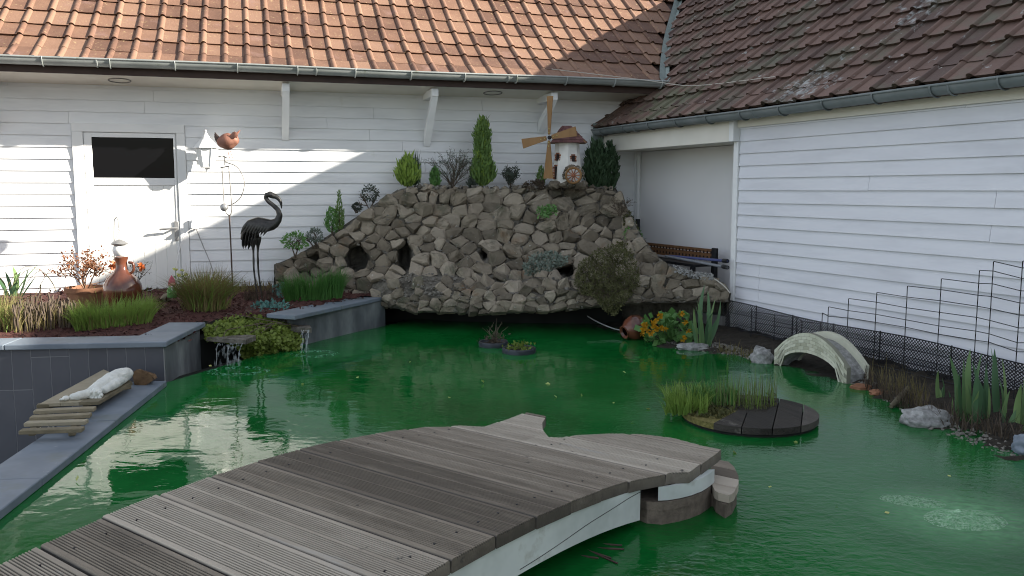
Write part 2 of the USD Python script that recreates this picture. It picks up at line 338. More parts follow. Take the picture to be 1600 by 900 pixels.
M('iris_blade', [(0.0878, 0.1823, 0.0878), (0.1485, 0.27, 0.1148), (0.2295, 0.351, 0.135)], 3, .45, by='object', trans=.25)
M('creeper', [(0.1519, 0.2072, 0.0338), (0.5063, 0.5728, 0.0938), (0.8, 0.8, 0.2063)], 5, .6, by='island', trans=.25)
M('conifer_gold', [(0.2606, 0.3791, 0.0711), (0.616, 0.7108, 0.1065), (0.8, 0.8, 0.1895)], 7, .6, by='island', trans=.2)
M('conifer_green', [(0.1422, 0.2369, 0.0663), (0.2726, 0.4028, 0.1065), (0.4738, 0.616, 0.1659)], 7, .6, by='island', trans=.2)
M('conifer_dark', [(0.0473, 0.0878, 0.0405), (0.0878, 0.1418, 0.0648), (0.1485, 0.2093, 0.1013)], 7, .6, by='island', trans=.15)
M('leaf_grey', [(0.158, 0.193, 0.158), (0.2984, 0.3423, 0.2984), (0.4563, 0.5001, 0.4388)], 7, .65, by='island', trans=.15)
M('leaf_green', [(0.1159, 0.2527, 0.0696), (0.2316, 0.4212, 0.1159), (0.4002, 0.6108, 0.1896)], 7, .55, by='island', trans=.25)
M('leaf_blue', [(.06, .16, .14), (.13, .27, .23), (.23, .38, .33)], 7, .55, by='island')
M('leaf_dark', [(0.0473, 0.0607, 0.0459), (0.0972, 0.1107, 0.0837), (0.162, 0.1823, 0.135)], 7, .6, by='island')
M('leaf_brown', [(0.0625, 0.045, 0.03), (0.1313, 0.0975, 0.0625), (0.2125, 0.1625, 0.1)], 7, .8, by='island')
M('moss_trail', [(0.075, 0.0775, 0.025), (0.1562, 0.1562, 0.0525), (0.2625, 0.2438, 0.1)], 7, .75, by='island', trans=.15)
M('leaf_orange', [(.20, .075, .03), (.34, .15, .06), (.44, .26, .12)], 7, .6, by='island', trans=.35)
M('flower_yellow', [(.50, .26, .01), (.66, .38, .015), (.72, .46, .03)], 7, .5, by='island', trans=.2)
M('flower_pale', [(.50, .52, .18), (.66, .68, .30)], 7, .5, by='island', trans=.2)
M('flower_orange', [(.50, .13, .03), (.62, .20, .06)], 7, .5, by='island', trans=.2)
M('pink_cloth', [(.36, .05, .10), (.48, .09, .15)], 9, .55)
M('green_cloth', [(.10, .28, .08), (.16, .38, .12)], 9, .55)
M('skin_paint', [(.55, .33, .24)], 9, .5)
M('bowl_black', [(.020, .024, .030), (.045, .050, .060)], 14, .5, .15)
M('island_wood', [(.022, .019, .015), (.048, .041, .033), (.085, .076, .064)], 14, .85, .9, 70, by='object', grain=-1.2, patch=[((.13, .12, .10), 7, .64, .1)])
M('moss', [(.08, .07, .02), (.16, .14, .04), (.24, .20, .07)], 40, .95, .8, 60, bdist=.02)
M('cast_stone', [(.36, .36, .27), (.50, .50, .39), (.58, .58, .47)], 8, .8, .3, 40, by='object', patch=[((.22, .22, .17), 9, .63, .15)])
M('cast_joint', [(.22, .22, .17)], 8, .9)
M('mill_white', [(.62, .61, .57), (.74, .73, .69)], 10, .8, .3, 50)
M('mill_roof', [(.10, .045, .045), (.17, .08, .075)], 20, .8, .2, by='object')
M('mill_wood', [(0.16, 0.084, 0.028), (0.232, 0.128, 0.048)], 12, .6, .2, 30, stretch=(1, 1, .3))
M('mill_brick', [(.16, .055, .03), (.30, .12, .06)], 20, .8, by='object')
M('mill_hole', [(.02, .012, .01)], 5, .8)
M('bench_plastic', [(.11, .055, .025), (.17, .085, .04)], 12, .5, .1)
M('blue_handle', [(.045, .055, .14), (.09, .10, .22)], 12, .45)
M('grey_handle', [(.14, .15, .17), (.24, .25, .27)], 12, .5)
M('cable_grey', [(.30, .30, .30)], 5, .6)
M('wire_pale', [(.45, .43, .38)], 5, .6)

# water: murky green body under a clear surface with ripples, stronger near the bubbler
AER = G(1505, 806, 0)
wn = {'geo': ('geometry', {}),
      'map': ('mapping', {'scale': (1.0, 1.5, 1.0), 'rotation': (0, 0, .35)}),
      'n1': ('noise_texture', {'scale': 3.2, 'detail': 3.0, 'roughness': .5, 'distortion': .5}),
      'n2': ('noise_texture', {'scale': 17.0, 'detail': 3.0, 'roughness': .55, 'distortion': .4}),
      'n3': ('noise_texture', {'scale': 1.1, 'detail': 4.0, 'roughness': .6}),
      'sub': ('vector_math', {'math_type': 'distance', 'vector2': tuple(AER)}),
      'fall': ('map_range', {'from_min': .2, 'from_max': 3.4, 'to_min': 1.1, 'to_max': .10, 'clamp': True}),
      'amp': ('math', {'math_type': 'multiply'}), 'sum': ('math', {'math_type': 'add'}),
      'bump': ('bump', {'strength': .12, 'distance': .030}),
      'ramp': ('rgb_ramp', {'ramp': [(.3, (.0020, .064, .0100)), (.50, (.0045, .102, .019)), (.70, (.014, .135, .031))]}),
      'milk': ('map_range', {'from_min': .05, 'from_max': .42, 'to_min': 1.25, 'to_max': .0, 'clamp': True}), 'mm': ('math', {'math_type': 'multiply'}), 'mk': ('mix_color', {'b': (.13, .36, .15)}),
      'p': ('principled_bsdf', {'roughness': .025, 'ior': 1.333, 'specular_ior_level': .5})}
wl = [('geo.position', 'map.vector'), ('map.vector', 'n1.vector'), ('map.vector', 'n2.vector'), ('geo.position', 'n3.vector'), ('geo.position', 'sub.vector1'),
      ('sub.value', 'fall.value'), ('n2.fac', 'amp.value1'), ('fall.result', 'amp.value2'), ('n1.fac', 'sum.value1'), ('amp.value', 'sum.value2'),
      ('sum.value', 'bump.height'), ('bump.normal', 'p.normal'), ('n3.fac', 'ramp.fac'), ('sub.value', 'milk.value'), ('milk.result', 'mm.value1'), ('n2.fac', 'mm.value2'), ('mm.value', 'mk.fac'), ('ramp.color', 'mk.a'), ('mk.result', 'p.base_color')]
MATS['pond_water'] = usdkit.material(stage, '/World/Looks/pond_water', wn, wl, surface='p.BSDF')
MATS['falling_water'] = usdkit.material(stage, '/World/Looks/falling_water', {
    'geo': ('geometry', {}), 'map': ('mapping', {'scale': (40, 40, 5)}), 'n': ('noise_texture', {'scale': 1.0, 'detail': 3.0}),
    'r': ('rgb_ramp', {'ramp': [(.50, (.0, .0, .0)), (.72, (.26, .26, .26))]}), 't': ('transparent_bsdf', {}),
    'p': ('principled_bsdf', {'base_color': (.60, .68, .68), 'roughness': .08}), 'm': ('mix_closure', {})},
    [('geo.position', 'map.vector'), ('map.vector', 'n.vector'), ('n.fac', 'r.fac'), ('r.color', 'm.fac'), ('t.BSDF', 'm.closure1'), ('p.BSDF', 'm.closure2')], surface='m.closure')
MATS['water_strand'] = usdkit.material(stage, '/World/Looks/water_strand', {'t': ('transparent_bsdf', {}), 'p': ('principled_bsdf', {'base_color': (.62, .68, .68), 'roughness': .06}), 'm': ('mix_closure', {'fac': .14})}, [('t.BSDF', 'm.closure1'), ('p.BSDF', 'm.closure2')], surface='m.closure')
def foam_mat(name, col, scale, lo, hi):
    MATS[name] = usdkit.material(stage, '/World/Looks/' + name, {
        'geo': ('geometry', {}), 'n': ('noise_texture', {'scale': scale, 'detail': 5.0, 'roughness': .7, 'distortion': 1.0}),
        'r': ('rgb_ramp', {'ramp': [(lo, (0, 0, 0)), (hi, (.9, .9, .9))]}), 't': ('transparent_bsdf', {}),
        'p': ('principled_bsdf', {'base_color': col, 'roughness': .25}), 'm': ('mix_closure', {})},
        [('geo.position', 'n.vector'), ('n.fac', 'r.fac'), ('r.color', 'm.fac'), ('t.BSDF', 'm.closure1'), ('p.BSDF', 'm.closure2')], surface='m.closure')
foam_mat('foam_green', (.44, .64, .44), 75, .44, .86)
foam_mat('foam_teal', (.16, .40, .29), 26, .50, .70)

# ================================================================== SETTING
gx = 400.0
part('ground', (np.array([[-gx, -gx, -.62], [gx, -gx, -.62], [gx, gx, -.62], [-gx, gx, -.62]]), np.array([[0, 1, 2], [0, 2, 3]])), 'ground', kind='structure')
# pond outline at the waterline
pl = [(-1.86, .85), G(0, 800, 0)[:2], G(252, 600, 0)[:2], (-2.10, 6.9), (-1.95, 7.45), G(590, 512, 0)[:2], G(640, 505, 0)[:2] + np.array([0, .3]), (0, 8.75), (1.3, 8.75), W(1.75, -.2, 0)[:2], W(2.4, .0, 0)[:2],
      W(9.0, .0, 0)[:2], W(9.3, -.4, 0)[:2], (1.6, .85)]
pond_poly = Polygon([(float(a), float(b)) for a, b in pl])
m = trimesh.creation.triangulate_polygon(pond_poly, engine='earcut')
part('pond_water', (np.column_stack([m[0], np.zeros(len(m[0]))]), m[1][:, ::-1] if False else m[1]), 'pond_water', kind='structure')
out = pond_poly.buffer(.16, join_style=2)
basin = out.difference(pond_poly)
part('pond_basin', extrude(basin, -.619, -.03), 'liner_black', kind='structure')

# left pond edge: bluestone slabs on the pond wall
ci0, ci1 = G(0, 795, .04), G(255, 597, .04); co0, co1 = G(0, 721, .04), G(57, 686, .04)
din = (ci1 - ci0) / np.linalg.norm(ci1 - ci0); dn = np.array([-din[1], din[0], 0])
wid = float((co0 - ci0) @ dn)
edge = thing('pond_edging', 'blue grey stone slab edging along the left rim of the pond below the slatted ramp', 'edging', ci0)
L0, L1 = -3.6, float((ci1 - ci0) @ din) + .05
def fe(a, b, c): return ci0 + din * a + dn * b + UP * c
s = L0; k = 0
for ln in (1.0, .98, .985, 1.02, 1.0, .97, 1.1):
    e = min(s + ln, L1)
    if e - s > .05: part('slab', bxf(fe, s + .002, e - .002, -.01, wid + .02 * math.sin(k), -.04, .002 * math.sin(3 * k), .004), 'bluestone', edge)
    s = e; k += 1
part('rim_strip', bxf(fe, L0, L1, .006, wid - .02, -.068, -.043), 'zinc_dark', edge)
part('rim_wall', bxf(fe, L0, L1, .03, wid - .05, -.66, -.070), 'render_grey', edge)

# planter: raised bed with slate cladding
bz = .275
pA, pB = G(255, 541, .25), G(0, 546, .25)
pdx = (pB - pA); pdx[2] = 0; plen = np.linalg.norm(pdx); pdx /= plen; pn = np.array([pdx[1], -pdx[0], 0]); pn *= -np.sign(pn[1])
pA = pA.copy(); pA[2] = 0
def fp(a, b, c): return pA + pdx * a + pn * b + UP * c        # a leftwards, b towards camera
planter = thing('raised_planter', 'raised garden bed clad in dark slate coloured panels with bluestone coping', 'planter', pA)
PL = plen + 1.8
part('wall', bxf(fp, 0.0, PL, -.16, -.0025, -.63, .245), 'grout', planter)
rr = random.Random(5)
pw = .127; a = 0.0; col = 0
while a < PL - .01:
    a1 = min(a + pw, PL)
    cut = [.245, -.04, -.62] if col % 7 < 3 else ([.245, -.165, -.62] if col % 7 < 5 else [.205, -.50, -.62])
    if col % 7 >= 5: cut = [.245, .19, -.42, -.62]
    for z1, z0 in zip(cut, cut[1:]):
        part('cladding_panel', bxf(fp, a + .002, a1 - .002, -.012, .0 + rr.uniform(-.0006, .0006), z0 + .002, z1 - .002), 'slate_panel', planter)
    a = a1; col += 1
# pond-side walls of the planter
q1 = G(312, 512, .25); q2a, q2b = G(437, 497, .25), G(590, 470, .25); w2b = G(592, 510, 0); w2a = G(478, 538, 0)
for q in (q1, q2a, q2b, w2a, w2b): q[2] = 0
def wall_between(a, b, z0, z1, th, name, mat, par):
    d = (b - a); d[2] = 0; ln = np.linalg.norm(d); d = d / ln; n2 = np.array([-d[1], d[0], 0])
    return part(name, bxf(lambda x, y, z: a + d * x + n2 * y + UP * z, 0, ln, 0, th, z0, z1), mat, par)
wall_between(pA + np.array([0, .02, 0]), q1, -.6, .247, .18, 'side_wall', 'render_grey', planter)
wall_between(w2a, w2b + np.array([.05, .1, 0]), -.6, .247, .2, 'side_wall', 'render_grey', planter)
wall_between(q1 + np.array([-.05, -.05, 0]), w2a + np.array([-.25, .1, 0]), -.6, .15, .2, 'back_wall', 'liner_black', planter)
def slab_strip(pts, width, z0, z1, n, name, par, mat='bluestone'):
    pts = [np.array(p, float) for p in pts]
    for a, b in zip(pts, pts[1:]):
        d = b - a; d[2] = 0; ln = np.linalg.norm(d); d = d / ln; n2 = np.array([-d[1], d[0], 0])
        for i in range(n):
            part(name, bxf(lambda x, y, z: a + d * x + n2 * y + UP * z, ln * i / n + .002, ln * (i + 1) / n - .002, -.03, width, z0, z1, .005), mat, par)
def fpp(a, b, c): return fp(a, b, c)
for i in range(4):
    part('coping_slab', bxf(fp, .1 + i * .95 - (.13 if i == 0 else 0), .1 + (i + 1) * .95 - .004, -.27, .03, .248, .286, .005), 'bluestone', planter)
slab_strip([pA + np.array([0, -.0, 0]) + BU * 0, q1 + np.array([-.0, .05, 0])], .26, .250, .2875, 2, 'coping_slab', planter)
slab_strip([w2a + np.array([-.06, -.22, 0]), w2b + np.array([.0, .05, 0])], .27, .250, .287, 2, 'coping_slab', planter)

# mulch bed filling the planter up to the barn
bed_pts = [fp(-.1, -.2, 0), fp(PL, -.2, 0), B(-3.0, .02, 0), B(2.9, .02, 0), w2b + np.array([.25, .3, 0]), w2b + np.array([-.1, .1, 0]), w2a + np.array([-.2, .05, 0]), q1 + np.array([-.12, .1, 0])]
bedpoly = Polygon([(p[0], p[1]) for p in bed_pts])
def bed_z(x, y):
    p = np.array([x, y, 0]) ; q = (p - BO) @ BN
    return .245 + .09 * np.clip(1 - q / 2.6, 0, 1) + .02 * (noise(np.array([x * 3, y * 3, 0.])) - .5)
gxs, gys = np.arange(-8, 0, .12), np.arange(5.5, 10.6, .12)
V, Fs, idx = [], [], {}
from shapely.prepared import prep
pb = prep(bedpoly.buffer(.06))
for i, x in enumerate(gxs):
    for j, y in enumerate(gys):
        if pb.contains(Point(x, y)):
            idx[i, j] = len(V); V.append([x, y, bed_z(x, y)])
for (i, j) in list(idx):
    if all(k in idx for k in ((i + 1, j), (i, j + 1), (i + 1, j + 1))):
        Fs += [[idx[i, j], idx[i + 1, j], idx[i + 1, j + 1]], [idx[i, j], idx[i + 1, j + 1], idx[i, j + 1]]]
part('garden_bed', (np.array(V), np.array(Fs)), 'mulch', smooth=True, kind='structure')
rs = np.random.RandomState(3); chips = []
pts = []
while len(pts) < 3500:
    x, y = rs.uniform(-4.6, -.9), rs.uniform(6.2, 9.3)
    if pb.contains(Point(x, y)): pts.append([x, y, bed_z(x, y) + .004])
part('mulch_chips', leaves(pts, .045, 4, .4, up=.0, dirs=np.column_stack([rs.normal(size=3500), rs.normal(size=3500), rs.rand(3500) * .3])), 'mulch_chip', kind='stuff', label='red brown bark mulch strewn over the raised bed', cat='mulch')

# ================================================================== THE BARN
EAVE_Q, EAVE_Z = .58, 2.50
def zb(h):                               # barn roof height at horizontal distance h in from the eave
    h = np.asarray(h, float)
    return EAVE_Z + np.where(h < 1.3, .54 * h + .28 * h * h / 2.6, .702 + .182 + .82 * (h - 1.3))
def zw(w):                               # wing roof height at horizontal distance w in from the eave
    w = np.asarray(w, float)
    up = 2.03 + np.where(w < 1.0, .84 * w + .09 * w * w, .93 + 1.02 * (w - 1.0))
    return np.where(w <= RIDGE_W, up, 2.03 + .93 + 1.02 * (RIDGE_W - 1) - .95 * (w - RIDGE_W))
RIDGE_W = 1.92
def in_wing(p):                          # (t, w) of a point
    d = p - WO; return d @ WT, d @ WM
def in_barn(p):
    d = p - BO; return d @ BU, d @ BN

barn = thing('barn', 'long white boarded barn with sunlit orange pantile roof behind the pond', 'barn', B(0, 0, -.62))
BL, BR = -7.0, 12.0
wallp = part('wall', bxf(B, BL, 5.62, -.14, -.004, -.62, 2.40), 'white_paint', barn)
ub = lambda px, py=250: onB(px, py, .0)[0]
uD0, uD1 = ub(114), ub(291)
part('core', bxf(B, BL, BR, -8.2, -.145, -.62, 2.39), 'white_paint', barn)
rng = random.Random(11)
pitch_b, z_ref = .1155, 1.418
zs = [z_ref + k * pitch_b for k in range(-17, 9)]
for z in zs:
    spans = [(BL, uD0), (uD1, 5.60)] if z < onB(114, 192)[1] - .01 else [(BL, 5.60)]
    for a, b in spans:
        cuts = [a]
        while b - cuts[-1] > 3.9: cuts.append(cuts[-1] + rng.uniform(1.6, 3.6))
        cuts.append(b)
        for c0, c1 in zip(cuts, cuts[1:]):
            z1 = min(z + pitch_b + .004, 2.380)
            if z1 - z < .02: continue
            w1, w2 = rng.uniform(-.0012, .0012), rng.uniform(-.0012, .0012)
            c = [B(c0 + .0015, -.002, z + w1), B(c1 - .0015, -.002, z + w2), B(c1 - .0015, .0165, z + w2), B(c0 + .0015, .0165, z + w1),
                 B(c0 + .0015, -.002, z1), B(c1 - .0015, -.002, z1), B(c1 - .0015, .004, z1), B(c0 + .0015, .004, z1)]
            part('board', hull(c), 'white_paint', wallp)
# door
zD = onB(114, 192)[1]
uI0, uI1, zI = ub(132), ub(277), onB(132, 206)[1]
gl = (ub(145), ub(272), onB(200, 278)[1], onB(200, 215)[1])
door = part('door', bxf(B, uI0 + .004, uI1 - .004, -.03, .004, -.5, zI - .004), 'door_white', barn, label='white half glazed door with a dark upper pane')
part('casing', bxf(B, uD0 + .003, uI0, -.03, .028, -.5, zI, .003), 'white_trim', door)
part('casing', bxf(B, uI1, uD1 - .003, -.03, .028, -.5, zI, .003), 'white_trim', door)
part('casing', bxf(B, uD0 + .003, uD1 - .003, -.03, .030, zI + .001, zD, .003), 'white_trim', door)
part('stile', bxf(B, uI0 + .006, gl[0], .004, .018, -.5, zI - .006, .002), 'white_trim', door)
part('stile', bxf(B, gl[1], uI1 - .012, .004, .018, -.5, zI - .006, .002), 'white_trim', door)
part('rail', bxf(B, gl[0], gl[1], .004, .017, gl[3], zI - .006, .002), 'white_trim', door)
part('rail', bxf(B, gl[0], gl[1], .004, .020, gl[2] - .075, gl[2], .003), 'white_trim', door)
part('pane', bxf(B, gl[0], gl[1], .004, .008, gl[2], gl[3]), 'glass_dark', door)
npk = 7
for i in range(npk):
    a = gl[0] + (gl[1] - gl[0]) * i / npk; b = gl[0] + (gl[1] - gl[0]) * (i + 1) / npk
    part('door_board', bxf(B, a + .0015, b - .0015, .004, .011, -.5, gl[2] - .077, .002), 'door_white', door)
uh, zh = onB(276, 356)
hd = [tube([B(uh, .02, zh), B(uh, .065, zh), B(uh - .03, .068, zh), B(uh - .16, .068, zh - .012)], .011, 8)]
hd.append(bxf(B, uh - .02, uh + .02, .018, .025, zh - .13, zh + .07, .003))
part('handle', join(hd), 'solar_steel', door, smooth=40)
# soffit, fascia, roof vents, struts
part('soffit', hull([B(u, q, z) for u in (BL, 6.2) for q, z in ((.0, 2.374), (.535, 2.424), (.0, 2.44), (.535, 2.45))]), 'cream_soffit', barn)
part('fascia', bxf(B, BL, 6.0, .536, .560, 2.412, 2.475), 'brown_board', barn)
for px, py in ((187, 128), (770, 147)):
    u, _ = onB(px, py, .27); a = np.linspace(0, 2 * PI, 25)
    part('soffit_vent', tube([B(u + .10 * math.cos(x), .27 + .10 * math.sin(x), 2.396 + .0093 * math.sin(x)) for x in a], .006, 5, False), 'grey_metal', barn)
for px, py in ((-8, 205), (446, 216), (667, 226), (845, 206)):
    u, z = onB(px, py, .03)
    k = bxf(B, u - .036, u + .036, .0, .50, 2.318, 2.398, .004)
    br = hull([B(u - .034, .022, z - .02), B(u + .034, .022, z - .02), B(u - .034, .022, z + .11), B(u + .034, .022, z + .11), B(u - .034, .42, 2.318), B(u + .034, .42, 2.318), B(u - .034, .49, 2.318), B(u + .034, .49, 2.318)])
    st = part('eaves_bracket', k, 'white_trim', barn); part('strut', br, 'white_trim', st)
def gutter(fr, a0, a1, c, ztop, r, name, parent, mat, step, sgn=1):
    ang = np.linspace(PI, 2 * PI, 13)
    prof = [(c + r * math.cos(x), ztop + r * math.sin(x)) for x in ang]
    lipc = prof[-1 if sgn > 0 else 0]
    inner = [(c + (r - .006) * math.cos(x), ztop + (r - .006) * math.sin(x)) for x in ang[::-1]]
    loop = prof + inner + [prof[0]]
    n = 40; V = []
    aa = np.linspace(a0, a1, n); k = len(loop)
    for x in aa: V += [fr(x, p[0], p[1] + .004 * math.sin(x * 1.7)) for p in loop]
    i, j = np.meshgrid(np.arange(n - 1), np.arange(k - 1), indexing='ij')
    q = np.stack([i * k + j, i * k + j + 1, (i + 1) * k + j + 1, (i + 1) * k + j], -1).reshape(-1, 4)
    g = part(name, (np.array(V), tri(q)), mat, parent, smooth=50)
    part('rolled_lip', tube([fr(x, lipc[0], lipc[1] + .003 + .004 * math.sin(x * 1.7)) for x in aa], .010, 8), mat, g, smooth=True)
    x = a0 + .2
    while x < a1 - .05:
        pr = [(c + (r + .006) * math.cos(t), ztop + (r + .006) * math.sin(t)) for t in np.linspace(PI * .98, 2.03 * PI, 11)]
        part('gutter_bracket', tube([fr(x, p[0], p[1] + .004 * math.sin(x * 1.7)) for p in pr], .011, 6, flat=.5), mat, g, smooth=True)
        x += step
    for e in (a0, a1):
        part('end_cap', hull([fr(e + d, p[0], p[1]) for p in prof for d in (-.002, .002)]), mat, g)
    x = a0 + .9
    while x < a1:
        part('joint_sleeve', tube([fr(x, p[0], p[1] - .002) for p in prof], .008, 5), mat, g); x += 1.97
    return g
gutter(B, BL, onB(1058, 128, .62)[0], .625, 2.535, .062, 'gutter', barn, 'zinc', .56)

def tile_template(width, gauge, lift):
    prof = np.array([(-.026, .003), (-.021, .016), (-.006, .0245), (.010, .0245), (.024, .015), (.031, .004), (width * .55, .001), (width - .024, .002)])
    k = len(prof); L = gauge + .055; V = []
    for y, dz, sc in ((0, lift, 1.08), (L * .5, lift * .5, 1.0), (L, .0, .95)):
        for x, z in prof: V.append([x, y, z * sc + dz])
    for x, z in prof: V.append([x, .022, z * .8 + lift * .25 - .010])
    V = np.array(V)
    q = [[r * k + j, r * k + j + 1, (r + 1) * k + j + 1, (r + 1) * k + j] for r in range(2) for j in range(k - 1)]
    q += [[3 * k + j, 3 * k + j + 1, j + 1, j] for j in range(k - 1)]
    return V, tri(np.array(q))
def slope_table(zf, hmax):
    h = np.linspace(0, hmax, 800); z = zf(h); s = np.concatenate([[0], np.cumsum(np.hypot(np.diff(h), np.diff(z)))])
    return lambda x: np.interp(x, s, h), s[-1]
def tile_roof(point, zf, hmax, a0, a1, width, gauge, keep, parent, mat, seed, limit, visible, start=-.03, flip=1, lift=.020):
    tv, tf = tile_template(width, gauge, lift); hs, smax = slope_table(zf, hmax); r = np.random.RandomState(seed)
    rows = int((smax - start) / gauge); cols = int((a1 - a0) / width); rest, good = [], []
    bow = r.normal(0, .004, (rows + 1)); 
    for j in range(rows):
        s0 = start + j * gauge; h0, h1 = float(hs(max(s0, 0))) + min(s0, 0), float(hs(s0 + gauge))
        d = np.array([h1 - h0, float(zf(h1)) - float(zf(h0))]); d /= np.linalg.norm(d)
        for i in range(cols):
            a = a0 + i * width; c = point(a + width / 2, h0, float(zf(max(h0, 0))))
            if not keep(c): continue
            o = point(a, h0, float(zf(max(h0, 0))) + .012); ex = point(a + 1, h0, 0) - point(a, h0, 0)
            ey = (point(a, h0 + 1, 0) - point(a, h0, 0)) * d[0] + UP * d[1]; ez = np.cross(ex, ey) * flip
            jx, jy, jz, jr = r.normal(0, .0025), r.normal(0, .004) + bow[j], abs(r.normal(0, .002)), r.normal(0, .006)
            v = o + (tv[:, :1] + jx + jr * tv[:, 1:2]) * ex + (tv[:, 1:2] + jy - jr * tv[:, :1]) * ey + (tv[:, 2:] + jz + r.normal(0, .006) * tv[:, :1]) * ez
            (good if visible(c) else rest).append((v, tf, c))
    good.sort(key=lambda x: np.linalg.norm(x[2] - C0)); rest += good[limit:]
    for v, f, c in good[:limit]: part('tile', (v, f), mat, parent, smooth=45)
    if rest: part('more_tiles', join([x[:2] for x in rest]), mat, parent, smooth=45, kind='stuff')
def seen(c):
    d = c - C0; f = d @ np.array([0, CP, -SP]); u = d @ np.array([0, SP, CP])
    return f > .3 and abs(d[0] / f) * F_PX < 830 and abs(u / f) * F_PX < 470
bp = lambda a, h, z: B(a, EAVE_Q - h, z)
HB = 4.2
hh = np.concatenate([np.linspace(0, 1.4, 12), [HB, 2 * HB]]); zz = np.concatenate([zb(np.linspace(0, 1.4, 12)), [float(zb(HB)), EAVE_Z]])
prof_roof = [(h, z) for h, z in zip(hh, zz)]; V = []
for u in (BL, BR):
    for h, z in prof_roof: V.append(bp(u, h, z - .012))
    for h, z in prof_roof[::-1]: V.append(bp(u, h, z - .06 if 0 < h < 2 * HB else z - .03))
k = 2 * len(prof_roof); Fq = [[j, (j + 1) % k, k + (j + 1) % k, k + j] for j in range(k)]
barn_roof = part('roof', (np.array(V), tri(np.array(Fq))), 'brown_board', barn)
def keep_barn(c):
    t, w = in_wing(c); return not (-.04 < w < 2 * RIDGE_W and c[2] < float(zw(max(w, 0))) - .03)
tile_roof(bp, zb, HB, -3.2, 9.6, .2065, .285, keep_barn, barn_roof, 'tile_orange', 21, 300, seen)

# ================================================================== THE SIDE WING
wing = thing('side_wing', 'lower white boarded wing with dark lichen spotted tile roof on the right of the pond', 'building', W(3, .2, -.62))
WL0, WL1 = -2.5, 15.0
t_trim = onW(1154, 300, .17)[0]
ww = part('wall', bxf(W, t_trim, WL1, .176, .30, -.62, 1.99), 'white_paint', wing)
part('core', bxf(W, .3, WL1, .60, 2 * RIDGE_W - .15, -.62, 2.02), 'white_paint', wing)
pw_, zr_ = .1115, 1.453
tj = [onW(1358, 310, .17)[0], onW(1187, 455, .17)[0]]
for kz in range(-16, 5):
    z = zr_ + kz * pw_; z1 = min(z + pw_ + .004, 1.95)
    if z1 - z < .02: continue
    cuts = [t_trim + .012]
    if kz == -1: cuts.append(tj[0])
    elif kz in (-9, -8, -10): cuts.append(tj[1])
    while WL1 - cuts[-1] > 4.6: cuts.append(cuts[-1] + rng.uniform(2.2, 4.4))
    cuts.append(WL1)
    for c0, c1 in zip(cuts, cuts[1:]):
        w1, w2 = rng.uniform(-.0015, .0015), rng.uniform(-.0015, .0015)
        c = [W(c0 + .0015, .178, z + w1), W(c1 - .0015, .178, z + w2), W(c1 - .0015, .153, z + w2), W(c0 + .0015, .153, z + w1),
             W(c0 + .0015, .178, z1), W(c1 - .0015, .178, z1), W(c1 - .0015, .1665, z1), W(c0 + .0015, .1665, z1)]
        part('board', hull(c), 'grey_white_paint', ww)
part('corner_trim', bxf(W, t_trim - .055, t_trim + .010, .140, .30, -.62, 1.788, .004), 'white_trim', wing)
part('trim_head', bxf(W, t_trim - .055, t_trim + .010, .082, .30, 1.79, 1.985, .003), 'white_trim', wing)
part('panel', bxf(W, .02, t_trim + .3, .55, .59, -.62, 1.79), 'panel_white', wing, label='plain off white panel set back in a recess')
part('recess_soffit', bxf(W, .0, t_trim - .058, .10, .60, 1.795, 1.82), 'cream_soffit', wing)
part('eaves_board', bxf(W, .0, t_trim - .057, .085, .11, 1.79, 1.985), 'cream_soffit', wing)
part('eaves_board', bxf(W, t_trim - .056, WL1, .130, .155, 1.915, 1.985), 'cream_soffit', wing)
gutter(W, .0, WL1, .005, 2.035, .064, 'gutter', wing, 'zinc_dark', .5, -1)
wp = lambda a, h, z: W(a, h, z)
ws = [0, .4, .8, 1.0, RIDGE_W, 2 * RIDGE_W]; prof_w = [(w, float(zw(w))) for w in ws]; V = []
for t in (-1.9, WL1):
    for w, z in prof_w: V.append(W(t, w, z - .012))
    for w, z in prof_w[::-1]: V.append(W(t, w, z - .06))
k = 2 * len(prof_w); Fq = [[j, (j + 1) % k, k + (j + 1) % k, k + j] for j in range(k)]
for e in (0, k):
    n_ = len(prof_w)
    for j in range(n_ - 1): Fq.append([e + j, e + j + 1, e + k - 2 - j, e + k - 1 - j])
wing_roof = part('roof', (np.array(V), tri(np.array(Fq))), 'brown_board', wing)
def keep_wing(c):
    u, q = in_barn(c)
    if q < .02 and c[2] < 2.46: return False
    h = EAVE_Q - q
    return not (h > -.02 and 2.44 < c[2] < float(zb(max(h, 0))) - .0)
tile_roof(wp, zw, RIDGE_W, -1.6, WL1 - .1, .2, .215, keep_wing, wing_roof, 'tile_dark', 31, 300, seen, flip=1, lift=.034)
rz = float(zw(RIDGE_W)); t = -1.25
while t < WL1 - .4:
    part('ridge_tile', sweep_profile([(.13 * math.cos(x), .10 * math.sin(x)) for x in np.linspace(-.1, PI + .1, 9)], [(W(t, RIDGE_W, rz - .02), WM * 1.06, UP), (W(t + .36, RIDGE_W, rz - .02), WM, UP)]), 'tile_dark', wing_roof, smooth=45); t += .33
    if t > 4: t += 100
part('ridge_course', sweep_profile([(.13 * math.cos(x), .10 * math.sin(x)) for x in np.linspace(-.1, PI + .1, 9)], [(W(4.1, RIDGE_W, rz - .02), WM, UP), (W(WL1, RIDGE_W, rz - .02), WM, UP)]), 'tile_dark', wing_roof, smooth=45)
